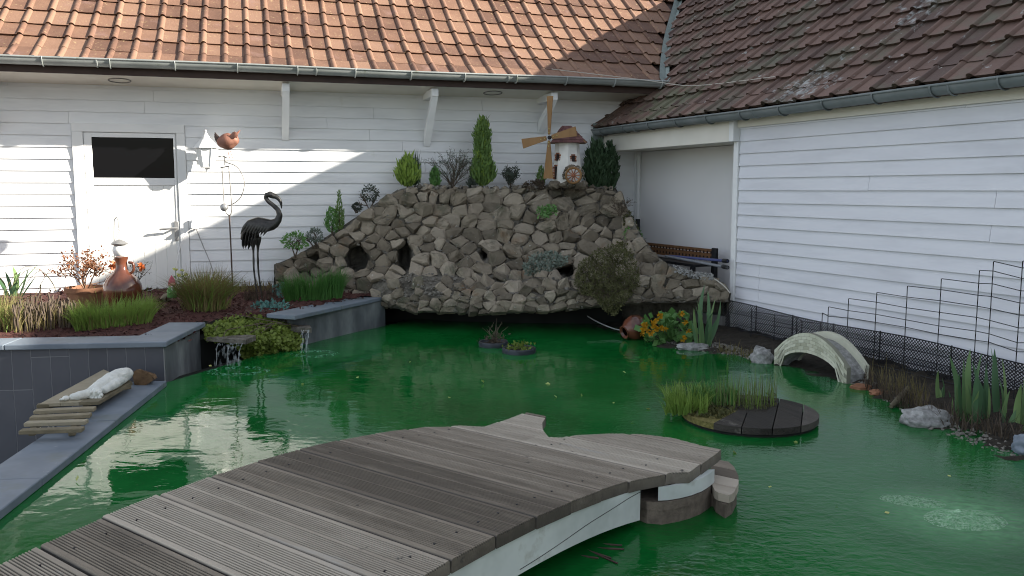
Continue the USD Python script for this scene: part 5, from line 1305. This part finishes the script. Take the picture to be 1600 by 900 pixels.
# pot with small maple
pc = P(136, 470, 7.75); potr = .176
pot = thing('terracotta_pot', 'wide weathered terracotta pot holding the small maple', 'pot', P(136, 478, 7.75))
zt_ = P(136, 448, 7.75)[2]; zbm = float(bed_z(pc[0], pc[1])) - .02
part('pot', lathe([(potr * .76, zbm), (potr * .88, (zbm + zt_) / 2), (potr * .97, zt_ - .045), (potr * 1.03, zt_ - .042), (potr * 1.05, zt_), (potr * .94, zt_), (potr * .90, zt_ - .04)], pc * np.array([1, 1, 0]), 28), 'terracotta', pot, smooth=35)
part('soil', lathe([(0, zt_ - .02), (potr * .92, zt_ - .03)], pc * np.array([1, 1, 0]), 20), 'soil', pot)
mp = thing('small_maple', 'small maple with fine orange pink leaves in the terracotta pot', 'shrub', pc * np.array([1, 1, 0]) + UP * zt_)
tb, tips = branchy(pc * np.array([1, 1, 0]) + UP * (zt_ - .03), .44, .75, 23, 6, 3, .0075, 4, .25)
part('branches', tb, 'twig_red', mp)
tips = tips[(tips[:, 2] > zt_ + .10)]
part('leaves', leaves(np.repeat(tips, 3, 0) + rs.normal(0, .018, (len(tips) * 3, 3)), .026, 24, .55), 'leaf_orange', mp)
# brown jug
jc = P(193, 476, 7.45); jc[2] = float(bed_z(jc[0], jc[1])) - .015; js = 7.45 / 1359
zj = lambda py: P(193, py, 7.45)[2]
jug = thing('stoneware_jug', 'large round glossy brown stoneware jug with narrow neck in the bed', 'jug', jc)
part('body', lathe([(18 * js, jc[2]), (26 * js, zj(468)), (29.5 * js, zj(456)), (28 * js, zj(444)), (22 * js, zj(434)), (13 * js, zj(426)), (9 * js, zj(420)), (8.2 * js, zj(410)), (10 * js, zj(404)), (10 * js, zj(401)), (7 * js, zj(401)), (6 * js, zj(410))], jc * np.array([1, 1, 0]), 30), 'glaze_brown', jug, smooth=50)
part('handle', tube(spline([P(201, 410, 7.45), P(208, 412, 7.45), P(209, 420, 7.45), P(204, 427, 7.45)], 12), .012, 8), 'glaze_brown', jug, smooth=True)
# solar lantern on a hook
hk = thing('shepherd_hook', 'thin steel shepherd hook stuck in the bed behind the jug', 'hook', P(178, 470, 8.0))
part('rod', tube(spline([P(178.5, 470, 8.0), P(178.5, 420, 8.0), P(178.3, 352, 8.0), P(179, 343, 8.0), P(182, 340, 8.0), P(184.5, 344, 8.0), P(185, 355, 8.0), P(187, 360, 8.0)], 40), .005, 6), 'solar_steel', hk, smooth=True)
sl = thing('solar_lantern', 'small hanging solar lantern with steel hat and glass globe', 'lantern', P(187, 392, 8.0)); lc = P(187, 392, 8.0) * np.array([1, 1, 0]); zz_ = lambda py: P(187, py, 8.0)[2]; l8 = 8.0 / 1359
part('hat', lathe([(1.5 * l8, zz_(374)), (9 * l8, zz_(377)), (13 * l8, zz_(380.5)), (12 * l8, zz_(382)), (9 * l8, zz_(382.5)), (8.5 * l8, zz_(384))], lc, 20), 'solar_steel', sl, smooth=30)
part('globe', lathe([(8 * l8, zz_(383)), (10.5 * l8, zz_(388)), (11 * l8, zz_(392)), (9 * l8, zz_(398)), (4 * l8, zz_(401.5)), (0, zz_(402))], lc, 20), 'pale_glass', sl, smooth=True)
part('bail', join([tube([P(187, 360, 8.0), P(177.5, 379, 8.0)], .0022, 4), tube([P(187, 360, 8.0), P(196.5, 379, 8.0)], .0022, 4)]), 'solar_steel', sl)
# flowers behind the jug
fl = thing('flowering_twigs', 'bare twigs with two orange blossoms and a pale green ball behind the jug', 'plant', P(215, 450, 7.9))
tb, tips = branchy(P(212, 448, 7.9), .30, .9, 33, 5, 3, .004, 3, .2)
part('twigs', tb, 'twig', fl); part('leaves', leaves(tips[::2], .022, 3, .6), 'leaf_dark', fl)
for fx, fy, r_ in ((221, 417, 6), (178, 414, 8)):
    part('blossom', leaves(np.repeat(P(fx, fy, 7.75)[None], 26, 0), r_ * .0068, int(fx), .6), 'flower_orange', fl)
part('seed_ball', ico(P(187, 413, 7.6), .036, 2, (1, 1, 1.05), .3, 6, 2), 'flower_pale', fl)
# gnome, stone, pale flowers
gn = thing('gnome', 'tiny garden gnome with pink hat and green coat at the foot of the brown sedge', 'gnome', P(269, 464, 8.0)); g8 = 8.0 / 1359; gc = P(269, 464, 8.0) * np.array([1, 1, 0]); gzz = lambda py: P(269, py, 8.0)[2]
part('coat', lathe([(0, gzz(465)), (7 * g8, gzz(464.5)), (7.5 * g8, gzz(458)), (6 * g8, gzz(451)), (3.5 * g8, gzz(447))], gc, 16), 'green_cloth', gn, smooth=True)
part('head', ico(P(269, 445.5, 7.99), 4.2 * g8, 2), 'skin_paint', gn, smooth=True)
part('hat', lathe([(5.6 * g8, gzz(446)), (5.8 * g8, gzz(443)), (4.4 * g8, gzz(437)), (1.6 * g8, gzz(432)), (0, gzz(430))], gc + np.array([0, .01, 0]), 16), 'pink_cloth', gn, smooth=True)
part('beard', hull([P(266, 447, 7.95), P(272, 447, 7.95), P(269, 455, 7.95), P(269, 449, 7.93), P(269, 448, 7.99)]), 'milk_glass', gn)
part('arm', tube([P(263.5, 451, 7.98), P(262, 456, 7.95), P(266, 458, 7.93)], .009, 6), 'green_cloth', gn, smooth=True); part('arm', tube([P(274.5, 451, 7.98), P(276, 456, 7.95), P(272, 458, 7.93)], .009, 6), 'green_cloth', gn, smooth=True)
part('bed_stone', rock(bed(262, 470) + UP * .03, .075, 71, (1.3, 1, .6), 18), 'stone', label='grey stone in the red mulch below the gnome', cat='stone')
pf = thing('pale_flowers', 'few pale yellow blooms on short stems behind the gnome', 'flower', P(280, 448, 8.15))
for fx, fy in ((274, 420), (285, 422), (279, 430), (290, 428)):
    part('stem', tube([P(fx + 2, 452, 8.15), P(fx, fy, 8.15)], .003, 4), 'leaf_green', pf); part('bloom', leaves(np.repeat(P(fx, fy, 8.14)[None], 14, 0), .024, int(fx), .7), 'flower_pale', pf)
part('leaves', leaves([P(rs.uniform(268, 294), rs.uniform(430, 452), 8.15) for _ in range(60)], .03, 4, .6), 'leaf_green', pf)
def cushion(name, label, poly, Y0, Y1, n, size, mat, seed, cat='plant', aspect=.6, up=.4, lump=.06, stems=False):
    r = np.random.RandomState(seed); pg = Polygon(poly); x0, y0, x1, y1 = pg.bounds; pts = []
    th = thing(name, label, cat, P(pg.centroid.x, y1, Y0))
    while len(pts) < n:
        x, y = r.uniform(x0, x1), r.uniform(y0, y1)
        if pg.contains(Point(x, y)): pts.append(P(x, y, Y0 + (Y1 - Y0) * (y1 - y) / (y1 - y0) - lump * noise(np.array([x / 7.0, y / 7.0, seed])) + r.rand() * .07))
    part('foliage', leaves(np.array(pts), size, seed, aspect, up=up, face=(0, -.6, .8)), mat, th)
    return th
cushion('succulent', 'blue green succulent rosettes spilling over the planter edge behind the creeper', [(386, 486), (400, 473), (425, 470), (455, 476), (448, 486), (415, 494)], 7.55, 7.9, 420, .034, 'leaf_blue', 51)
cushion('succulent', 'small blue green plants between the flamingo and the green grass', [(424, 452), (432, 441), (446, 443), (452, 460), (436, 466)], 8.35, 8.5, 150, .03, 'leaf_blue', 52)
clump('dry_stalks', 'short brown stalks at the feet of the flamingo', 'plant', base_px(190, 13, 382, 432, 474, 468, 6, lambda x, y: P(x, y, 8.15)), .13, .6, .005, 'leaf_brown', 14)
clump('dry_stalks', 'brown green ground growth along the barn foot behind the flamingo', 'plant', base_px(230, 14, 345, 425, 458, 456, 4, lambda x, y: P(x, y, 8.55)), .10, .7, .006, 'grass_straw', 16)

# ================================================================== FLAMINGO AND BIRD STAKE
YF = 8.2; f8 = YF / 1359
fl = thing('flamingo', 'dark bronze flamingo statue standing on thin legs before the barn wall', 'statue', P(400, 472, YF))
def pf_(pts, dy=0): return [P(x, y, YF + dy) for x, y in pts]
bx = [pf_([(379, 372)])[0], *pf_([(386, 361), (394, 353.5), (404, 351), (415, 352), (424, 351.5), (431, 348)])]
nk = pf_([(429, 350), (434.5, 344), (437, 336), (434, 327.5), (427, 321), (419.5, 315), (415.2, 309), (417, 304.5), (422, 304)])
bod = blend([(bx, np.array([3.5, 8.2, 11.6, 12.4, 10.8, 8.8, 6.6]) * f8), (nk, np.array([7, 5.6, 4.5, 3.8, 3.4, 3.2, 3.3, 3.9, 4.4]) * f8), (pf_([(422, 304), (428, 306.5)]), np.array([5.2, 4.2]) * f8)], 3, .12, .012)
part('body', bod, 'bronze', fl, smooth=True)
part('beak', tube(spline(pf_([(428, 306), (434, 309.5), (438.5, 316), (440, 326)]), 10), np.array([4, 3.8, 3.6, 3.4, 3.1, 2.8, 2.4, 1.9, 1.3, .5]) * f8, 8), 'bronze', fl, smooth=True)
for dy in (-.026, .026): part('eye', ico(P(424.5, 304.5, YF + dy), 1.1 * f8, 1), 'black_iron', fl)
rs = np.random.RandomState(61)
for i in range(15):
    s = i / 14; x0, y0 = 379 + 22 * s, 368 + 4 * math.sin(s * 3) ; x1, y1 = x0 - 1.5 + rs.uniform(-2.5, 1.5), 385 + 9 * rs.rand() - 6 * s
    part('feather', tube(spline([P(x0 + 2, y0 - 6, YF - .07 + .01 * (i % 3)), P(x0, y0 + 6, YF - .06 + .04 * (i % 3)), P(x1, y1, YF - .03 + .03 * (i % 3))], 6), [.012, .018, .018, .015, .010, .002], 6, flat=.35), 'bronze', fl, smooth=True)
for i in range(9):
    x0 = 383 + i * 4.4; part('feather', tube(spline([P(x0 + 9, 346 + .5 * i, YF - .085), P(x0, 353 + .6 * i, YF - .098), P(x0 - 7, 366 + .3 * i, YF - .085)], 6), [.008, .016, .019, .017, .011, .002], 6, flat=.35, flatdir=(0, 1, 0)), 'bronze', fl, smooth=True)
for lx, dy in (((396, 372), (395.5, 385), (396, 398), (396.5, 418), (399, 440), (403, 474)), -.03), (((402, 370), (403, 383), (402.8, 398), (403.2, 416), (405.5, 438), (411, 475)), .03):
    part('leg', tube(spline(pf_(lx, dy), 20), np.interp(np.linspace(0, 1, 20), [0, .12, .2, .3, .46, .5, .54, 1], np.array([6.5, 5.2, 3.0, 1.6, 1.5, 2.2, 1.5, 1.4]) * f8), 8), 'bronze', fl, smooth=True)
YB = 8.15
bs = thing('balance_bird', 'rusty metal balancing bird on a forked garden stake beside the lantern', 'garden stake', P(364, 470, YB))
pb_ = lambda x, y, d=0: P(x, y, YB + d)
part('stake', tube([pb_(364.5, 472), pb_(361, 390), pb_(358.3, 336)], .007, 7), 'rust_dark', bs, smooth=True)
part('fork', join([tube(spline([pb_(358.3, 337), pb_(354, 333), pb_(351, 325), pb_(347, 262)], 14), .0055, 6), tube(spline([pb_(358.3, 337), pb_(361.5, 332), pb_(362, 322), pb_(357.5, 260)], 14), .0055, 6), tube([pb_(344.5, 262), pb_(358.5, 259.5)], .006, 6)]), 'grey_metal', bs, smooth=True)
part('balance_arm', tube(spline([pb_(351, 252), pb_(356, 254.5), pb_(366, 258), pb_(376, 268), pb_(382, 285), pb_(380, 299), pb_(374, 311), pb_(362, 319.5), pb_(352, 323)], 30), .005, 6), 'grey_metal', bs, smooth=True)
part('counterweight', ico(pb_(350, 324), 6.2 * YB / 1359, 2, (1, .8, 1), .1), 'solar_steel', bs, smooth=True)
part('perch', join([tube([pb_(340, 245.5), pb_(347, 243.5), pb_(355, 247)], .005, 6), tube([pb_(351, 243), pb_(351.5, 259)], .006, 6)]), 'grey_metal', bs)
part('bird_legs', join([tube([pb_(360, 236), pb_(363.5, 247), pb_(356, 247)], .0035, 5), tube([pb_(356, 235), pb_(358.5, 247)], .0035, 5)]), 'rust', bs)
bird = blend([([pb_(348, 222), pb_(356, 221), pb_(364, 219)], np.array([9, 13.2, 9.5]) * YB / 1359), ([pb_(364, 216), pb_(368, 211)], np.array([7, 3.5]) * YB / 1359)], 8, .1, .012)
part('bird_body', bird, 'rust', bs, smooth=True)
for i in range(7):
    a = -.5 + i * .33; part('tail_feather', tube(spline([pb_(347, 220), pb_(341 - 2 * math.cos(a), 216 + 5 * math.sin(a)), pb_(334.5 + 2.5 * abs(a), 211 + 10 * math.sin(a))], 6), [.008, .017, .019, .016, .010, .002], 6, flat=.3, flatdir=(0, 1, 0)), 'rust_dark', bs, smooth=True)
for i in range(5): part('wing_feather', tube(spline([pb_(360, 217 - i, -.05), pb_(368, 211 - i * .8, -.06), pb_(375.5 - i * 1.5, 203 + 3.4 * i, -.03)], 6), [.010, .018, .018, .015, .010, .002], 6, flat=.3, flatdir=(0, 1, 0)), 'rust', bs, smooth=True)

# ================================================================== PLANTS ON THE ROCKERY
def shrub(name, label, px, py, hpx, prof, n, size, mat, seed, cat='shrub', aspect=.36, up=.8, Y=None, stem=True, mat2=None):
    Y = float(y_crest(px)) + .06 if Y is None else Y; k_ = Y / 1359; b_ = P(px, py, Y); th = thing(name, label, cat, b_)
    pts, dirs = volume_pts(n, seed, lambda s: prof(s) * k_, b_, hpx * k_)
    part('foliage', leaves(pts, size, seed, aspect, up=up, dirs=dirs), mat, th)
    o_, d_ = volume_pts(max(40, n // 22), seed + 7, lambda s: prof(s) * k_ * 1.04, b_, hpx * k_ * 1.02, .9); part('shoots', leaves(o_, size * 1.7, seed + 8, .22, up=1.0, dirs=d_), mat, th, kind='stuff')
    if mat2: 
        pts, dirs = volume_pts(n // 2, seed + 1, lambda s: prof(s) * k_ * .85, b_, hpx * k_); part('inner_foliage', leaves(pts, size, seed + 1, aspect, up=up, dirs=dirs), mat2, th)
    if stem: part('trunk', tube([b_ - UP * .03, b_ + UP * hpx * k_ * .55], [.012, .004], 6), 'twig', th)
    return th
I = np.interp
shrub('conifer', 'round golden green dwarf conifer at the left corner of the rockery top', 637, 293, 46, lambda s: I(s, [0, .1, .35, .6, .8, 1], [4, 12, 18, 15, 8, 1]), 1500, .055, 'conifer_gold', 71, mat2='conifer_green')
part('tuft', blades(np.repeat(P(648, 285, y_crest(648) + .1)[None], 160, 0) + np.random.RandomState(1).normal(0, .025, (160, 3)), .30, .22, .010, 72), 'conifer_dark', '/World/conifer')
tw_ = thing('twiggy_shrub', 'open grey twiggy shrub between the two green conifers on the rockery', 'shrub', P(706, 293, y_crest(706)))
tb, tips = branchy(P(706, 294, y_crest(706) + .1), .47, .50, 81, 15, 3, .0055, 3, .5); part('branches', tb, 'twig', tw_); part('leaves', leaves(np.repeat(tips, 2, 0) + np.random.RandomState(2).normal(0, .012, (2 * len(tips), 3)), .020, 82, .5), 'leaf_grey', tw_)
shrub('leafy_shrub', 'small mid green shrub left of the twiggy one', 680, 294, 30, lambda s: I(s, [0, .3, .7, 1], [5, 8, 7, 2]), 420, .032, 'leaf_green', 83, aspect=.6)
shrub('leafy_shrub', 'little dark green shrub at the foot of the tall conifer', 738, 295, 18, lambda s: I(s, [0, .4, 1], [5, 8, 2]), 260, .028, 'leaf_dark', 84, aspect=.6)
shrub('conifer', 'tall slim column shaped conifer with bulging base on the rockery', 754, 292, 104, lambda s: I(s, [0, .06, .15, .30, .40, .55, .75, .9, 1], [4, 13, 19, 17.5, 12, 11.5, 11.5, 8, 1]), 3600, .046, 'conifer_green', 85, mat2='conifer_gold')
gs = thing('leafy_shrub', 'dark grey green vase shaped shrub right of the tall conifer', 'shrub', P(797, 294, y_crest(797)))
tb, tips = branchy(P(797, 295, y_crest(797) + .08), .26, .42, 86, 9, 3, .004, 3, .6); part('branches', tb, 'twig', gs); part('leaves', leaves(np.repeat(tips, 5, 0) + np.random.RandomState(3).normal(0, .014, (5 * len(tips), 3)), .024, 87, .45, up=.8), 'leaf_dark', gs)
cushion('heather', 'low dark purple brown heather before the windmill', [(806, 296), (818, 287), (836, 281), (850, 283), (852, 296)], 9.55, 9.65, 700, .022, 'leaf_brown', 88, 'plant', up=.9)
shrub('conifer', 'tiny bright green conifer at the foot of the windmill sail', 845, 291, 30, lambda s: I(s, [0, .3, .7, 1], [5, 7, 4, 1]), 560, .026, 'conifer_green', 89)
th_ = shrub('conifer', 'bushy dark green conifer with several upright tips right of the windmill', 932, 296, 70, lambda s: I(s, [0, .1, .4, .75, 1], [9, 14, 18, 14, 3]), 2600, .058, 'conifer_dark', 90, Y=float(y_crest(932)) + .05)
pts, dirs = volume_pts(1300, 91, lambda s: I(s, [0, .2, .6, 1], [7, 14, 12, 2]) * .0073, P(952, 298, y_crest(952) + .05), 72 * .0073); part('second_crown', leaves(pts, .058, 92, .35, up=.8, dirs=dirs), 'conifer_dark', th_)
tw2 = thing('dead_shrub', 'small dark brown twiggy shrub on the right shoulder of the rockery', 'shrub', P(968, 336, 9.3))
tb, tips = branchy(P(968, 338, 9.15), .24, .8, 93, 9, 3, .004, 3, .3); part('branches', tb, 'twig', tw2); part('leaves', leaves(tips, .018, 94, .5), 'leaf_brown', tw2)
for lab, poly, Y0, n, sz, mt, sd in (
    ('small bright green fern patch between the upper stones right of the middle', [(838, 330), (850, 321), (866, 322), (871, 332), (856, 339), (840, 338)], 9.0, 240, .035, 'leaf_green', 101),
    ('small bright green patch near the right flank of the rockery', [(972, 366), (982, 357), (1000, 363), (1006, 373), (988, 377)], 8.9, 200, .03, 'leaf_green', 102),
    ('grey green lavender like cushion in a hollow of the lower rocks', [(818, 415), (834, 398), (862, 393), (888, 402), (886, 414), (850, 424), (822, 430)], 8.22, 900, .030, 'leaf_grey', 103),
    ('yellow brown sprig on the right shoulder of the rockery above the bench', [(972, 340), (984, 330), (994, 350), (1004, 372), (996, 380), (984, 366)], 9.05, 280, .030, 'moss_trail', 104),
    ('green tuft along the right slope under the dead shrub', [(960, 376), (985, 380), (1010, 395), (1004, 404), (970, 392)], 8.65, 260, .028, 'moss_trail', 105)):
    cushion('rock_plant', lab, poly, Y0, Y0 + .1, n, sz, mt, sd)
tr_ = cushion('trailing_shrub', 'olive brown mossy shrub trailing over the ledge down to the water', [(896, 438), (905, 410), (930, 392), (960, 380), (985, 392), (998, 420), (1000, 445), (985, 462), (972, 480), (960, 494), (946, 486), (930, 466), (905, 458)], 7.72, 8.42, 7500, .022, 'moss_trail', 106, 'shrub', .4, .2, .22)
part('stems', join([tube(spline([P(940 + rs.uniform(-20, 25), 410, 8.4), P(940 + rs.uniform(-40, 45), 440, 8.05), P(945 + rs.uniform(-40, 35), 468, 7.85)], 6), .004, 4, False) for _ in range(40)]), 'twig', tr_)
def bonsai(label, px, py, hpx, wpx, Y, mat, seed, size=.03):
    k_ = Y / 1359; b_ = P(px, py, Y); th = thing('little_tree', label, 'shrub', b_)
    tb, tips = branchy(b_, hpx * k_ * 1.05, .55, seed, 2, 3, .009, 4, .5); part('trunk', tb, 'twig', th)
    c_ = P(px, py - hpx * .68, Y); r_ = np.random.RandomState(seed); n_ = 420; d_ = r_.normal(size=(n_, 3)); d_ /= np.linalg.norm(d_, axis=1, keepdims=True); d_ *= (.55 + .45 * r_.rand(n_, 1))
    lump = noise(d_ * 2.3, seed)[:, None]; part('crown', leaves(face=(0, -.6, .8), pts=c_ + d_ * np.array([wpx * .5, wpx * .5, hpx * .34]) * k_ * (.7 + .6 * lump), size=size, seed=seed, aspect=.6), mat, th)
bonsai('small round crowned light green tree low on the left slope of the rockery', 461, 403, 41, 38, 8.95, 'leaf_green', 111)
bonsai('little grey green tree beside the light green one on the left slope', 492, 388, 30, 24, 9.05, 'leaf_grey', 112, .022)
bonsai('dark little tree high on the left slope below the golden conifer', 577, 326, 34, 28, 9.25, 'leaf_dark', 113, .022)
bonsai('tiny dark sprig between the two little trees on the left slope', 558, 333, 15, 14, 9.2, 'leaf_dark', 114, .018)
shrub('leafy_shrub', 'airy light green bush on the left slope of the rockery', 519, 364, 38, lambda s: I(s, [0, .3, .7, 1], [6, 10, 10, 4]), 480, .026, 'leaf_green', 115, aspect=.6, Y=9.1)
shrub('conifer', 'thin pointed green conifer sapling on the left slope', 531, 360, 62, lambda s: I(s, [0, .2, .5, .62, 1], [5, 7, 6, 3, 1.2]), 760, .026, 'conifer_green', 116, Y=9.12)

# ================================================================== WINDMILL
YM = 9.55; m8 = YM / 1359
wm = thing('windmill_model', 'small white model windmill with red tiled cap and brown sails on top of the rockery', 'windmill', P(886, 288, YM))
mc = P(886, 288, YM); mxy = mc * np.array([1, 1, 0]); mz = lambda py: P(886, py, YM)[2]
part('body', lathe([(22 * m8, mz(291)), (22.5 * m8, mz(284)), (21.5 * m8, mz(262)), (19.5 * m8, mz(240)), (19 * m8, mz(222)), (0, mz(222))], mxy, 8), 'mill_white', wm, smooth=30)
part('rock_base', join([rock(mxy + np.array([24 * m8 * math.cos(a), 20 * m8 * math.sin(a), mz(289)]), .062, i + 500, (1, 1, .85)) for i, a in enumerate(np.linspace(0, 2 * PI, 15)[:-1])]), 'stone', wm)
capv = [mxy + np.array([dx * m8, dy * m8, mz(y_)]) for dx, dy, y_ in ((-27, -22, 224), (28, -22, 224), (28, 22, 224), (-27, 22, 224), (-10, 0, 198), (6, 0, 198))]
cap_ = part('cap', hull(capv), 'mill_wood', wm)
tl = [capv[k] for k in range(6)]
def mill_tiles(a, b, c, d, rows, cols):       # eave a-b, ridge d-c
    for r_ in range(rows):
        for c_ in range(cols):
            f = lambda u, v: (a * (1 - u) + b * u) * (1 - v) + (d * (1 - u) + c * u) * v
            u0, u1, v0, v1 = (c_ + .04 + .5 * (r_ % 2)) / (cols + .5), (c_ + .96 + .5 * (r_ % 2)) / (cols + .5), r_ / rows - .02, (r_ + 1) / rows + .04
            if u1 > 1: u1 = 1
            n_ = np.cross(b - a, d - a); n_ /= np.linalg.norm(n_)
            q4 = [f(u0, v0), f(u1, v0), f(u1, v1), f(u0, v1)]
            part('tile', hexa([q4[0] + n_ * .004, q4[1] + n_ * .004, q4[2] + n_ * .001, q4[3] + n_ * .001, q4[0] + n_ * .012, q4[1] + n_ * .012, q4[2] + n_ * .005, q4[3] + n_ * .005]), 'mill_roof', cap_)
mill_tiles(tl[0], tl[1], tl[5], tl[4], 6, 8); mill_tiles(tl[1], tl[2], tl[5] + np.array([0, .001, 0]), tl[5], 6, 5)
ROT = P(858.5, 215, YM - .30)
part('axle', tube([P(868, 213, YM - .14), ROT + np.array([-.01, -.03, 0])], .013, 8), 'black_iron', wm); part('hub', ico(ROT, .022, 2), 'black_iron', wm, smooth=True)
ax1 = P(880, 213, YM) - ROT; ax1[2] = 0; ax1 = ax1 / np.linalg.norm(ax1); sx = np.array([ax1[1], -ax1[0], 0]) * 1.0; sx = sx if sx[0] > 0 else -sx
sx = np.array([.95, -.30, 0]); sx /= np.linalg.norm(sx)
for a, L_ in ((1.555, .43), (1.555 + PI, .43), (.20, .30), (.20 + PI, .30)):
    d_ = sx * math.cos(a) + UP * math.sin(a); e_ = np.cross(ax1, d_); e_ /= np.linalg.norm(e_)
    w0, w1 = (.026, .058) if L_ > .4 and math.sin(a) < 0 else ((.024, .036) if L_ > .4 else (.045, .052))
    sl_ = part('sail', hull([ROT + d_ * s + e_ * w + ax1 * t_ for s, ww_ in ((.03, w0 * .5), (L_, w1)) for w in (-ww_, ww_) for t_ in (-.012, -.002)]), 'mill_wood', wm)
    for s in (.05, .09): part('rivet', ico(ROT + d_ * s - ax1 * .015, .0055, 1), 'flower_pale', sl_)
def mill_open(px, py, wpx, hpx, name):
    Yo = YM - math.sqrt(max(0, (20.5 * m8) ** 2 - ((px - 886) * m8) ** 2)) * .93; c_ = P(px, py, Yo - .004); k_ = Yo / 1359; w_, h_ = wpx * k_ / 2, hpx * k_ / 2
    o = part(name, bxf(xyz, c_[0] - w_, c_[0] + w_, c_[1] - .004, c_[1] + .05, c_[2] - h_, c_[2] + h_), 'mill_hole', wm)
    n_ = max(3, int(hpx / 4))
    for sx_ in (-1, 1):
        for i in range(n_):
            ww_ = .013 if (i % 2) else .018; x0 = c_[0] + sx_ * (w_ + ww_ / 2); z0 = c_[2] - h_ + 2 * h_ * (i + .5) / n_
            part('brick', bxf(xyz, x0 - ww_ / 2, x0 + ww_ / 2, c_[1] - .010, c_[1] + .04, z0 - h_ / n_ * .85, z0 + h_ / n_ * .85), 'mill_brick', o)
    for i in range(3):
        x0 = c_[0] + (i - 1) * w_ * .8; part('brick', bxf(xyz, x0 - w_ * .37, x0 + w_ * .37, c_[1] - .010, c_[1] + .04, c_[2] + h_ + .002, c_[2] + h_ + .016), 'mill_brick', o)
mill_open(871.5, 246, 4.5, 10, 'window'); mill_open(895.5, 248, 5.5, 9, 'window'); mill_open(869.5, 270, 6, 20, 'door')
wc = P(896, 274, YM - .26); wr_ = .080
wh = part('water_wheel', tube([wc + np.array([wr_ * math.cos(a), .0, wr_ * math.sin(a)]) for a in np.linspace(0, 2 * PI, 29)], .013, 6, False), 'mill_wood', wm, smooth=True)
for i in range(10):
    a = 2 * PI * i / 10; part('spoke', tube([wc, wc + np.array([wr_ * math.cos(a), 0, wr_ * math.sin(a)])], .0065, 5), 'mill_brick', wh)
part('wheel_hub', ico(wc, .02, 1), 'mill_brick', wh)
part('wheel_arch', join([rock(wc + np.array([.105 * math.cos(a), .03, .105 * math.sin(a)]), .022, 700 + i, (1, 1, 1), 10) for i, a in enumerate(np.linspace(-.15, PI + .3, 17))]), 'stone', wm)

# ================================================================== BENCH WITH TOOLS
bw_ = .36
bt_a, bz_a = onW(1008, 379, bw_); bt_b, bz_b = onW(1116, 389, bw_)
bench = thing('bench', 'brown perforated garden bench with dark frame half hidden behind the rockery', 'bench', W((bt_a + bt_b) / 2, bw_, .16))
bh0 = onW(1060, 402, bw_)[1]; bh1 = (bz_a + bz_b) / 2
t_l = bt_a - .35
for r_ in range(3):
    z0_, z1_ = bh0 + (bh1 - bh0) * r_ / 3, bh0 + (bh1 - bh0) * (r_ + 1) / 3
    part('back_rail', bxf(W, t_l, bt_b - .03, bw_, bw_ + .018, z0_ + (.0 if r_ % 2 else .004), z1_ - .002), 'bench_plastic', bench)
hl = 0
for i in range(26):
    t_ = t_l + .05 + (bt_b - t_l - .1) * i / 25
    for zf in (.30, .72):
        part('slot', bxf(W, t_ - .009, t_ + .009, bw_ - .004, bw_ + .002, bh0 + (bh1 - bh0) * zf - .013, bh0 + (bh1 - bh0) * zf + .013), 'mill_hole', bench)
part('back_post', bxf(W, bt_b - .035, bt_b + .03, bw_ - .01, bw_ + .03, .16, bh1 + .012, .004), 'black_iron', bench)
part('seat', bxf(W, t_l, bt_b + .02, bw_ - .26, bw_ - .01, bh0 - .045, bh0 - .018, .004), 'black_iron', bench)
for t_ in (bt_a + .28, bt_b - .02): part('leg', bxf(W, t_ - .022, t_ + .022, bw_ - .26, bw_ - .22, .16, bh0 - .046, .003), 'black_iron', bench)
def pole(label, px0, py0, px1, py1, r_, mat, w0, w1):
    a = W(onW(px0, py0, w0)[0], w0, onW(px0, py0, w0)[1]); b = W(onW(px1, py1, w1)[0], w1, onW(px1, py1, w1)[1])
    th = thing('tool_pole', label, 'tool', a); part('pole', tube([a, a * .3 + b * .7, b], r_, 8), mat, th, smooth=40); part('grip', tube([b * .93 + a * .07, b], r_ * 1.5, 8), 'black_iron', th, smooth=40)
pole('blue tool handle lying across the bench', 1046, 400, 1137, 408, .013, 'blue_handle', .09, .06)
pole('grey tool handle sticking out over the end of the bench', 1040, 400, 1137, 418, .013, 'grey_handle', .05, -.02)
part('edge_hose', tube(spline([P(1090, 428, 8.05), P(1112, 434, 7.95), P(1128, 444, 7.88), P(1141, 458, 7.82)], 14), .006, 6), 'wire_pale', smooth=True, label='pale thin hose following the right rim of the rockery', cat='hose')
# reeds under the footbridge
rs = np.random.RandomState(91)
un = thing('fallen_sticks', 'few reddish brown sticks floating under the footbridge arch', 'sticks', G(945, 868, 0))
for x0, y0, x1, y1 in ((915, 858, 965, 880), (930, 856, 975, 858), (925, 862, 955, 872), (905, 868, 935, 872), (940, 850, 972, 852)):
    part('stick', tube([G(x0, y0, -.004), G((x0 + x1) / 2, (y0 + y1) / 2, .003), G(x1, y1, .004)], .0035, 5), 'rust_dark', un)
# specks floating on the water
fl_pts = [G(x, y, .004) for x, y in ((756, 598), (978, 582), (1017, 639), (910, 618), (957, 629), (870, 621), (420, 595), (700, 620), (470, 600), (1068, 553), (1390, 800), (1310, 790), (1240, 690), (1480, 742), (985, 660), (218, 727), (120, 752), (330, 570), (560, 590), (640, 565), (860, 600), (1145, 705), (1200, 760))]
fp_ = thing('floating_petals', 'scattered pale specks and leaves floating on the green water', 'petals', fl_pts[0]); stage.GetPrimAtPath(fp_).SetCustomDataByKey('kind', 'stuff')
part('petals', leaves(fl_pts, .030, 5, .7, dirs=np.column_stack([rs.normal(size=len(fl_pts)), rs.normal(size=len(fl_pts)), np.zeros(len(fl_pts))])), 'flower_pale', fp_)
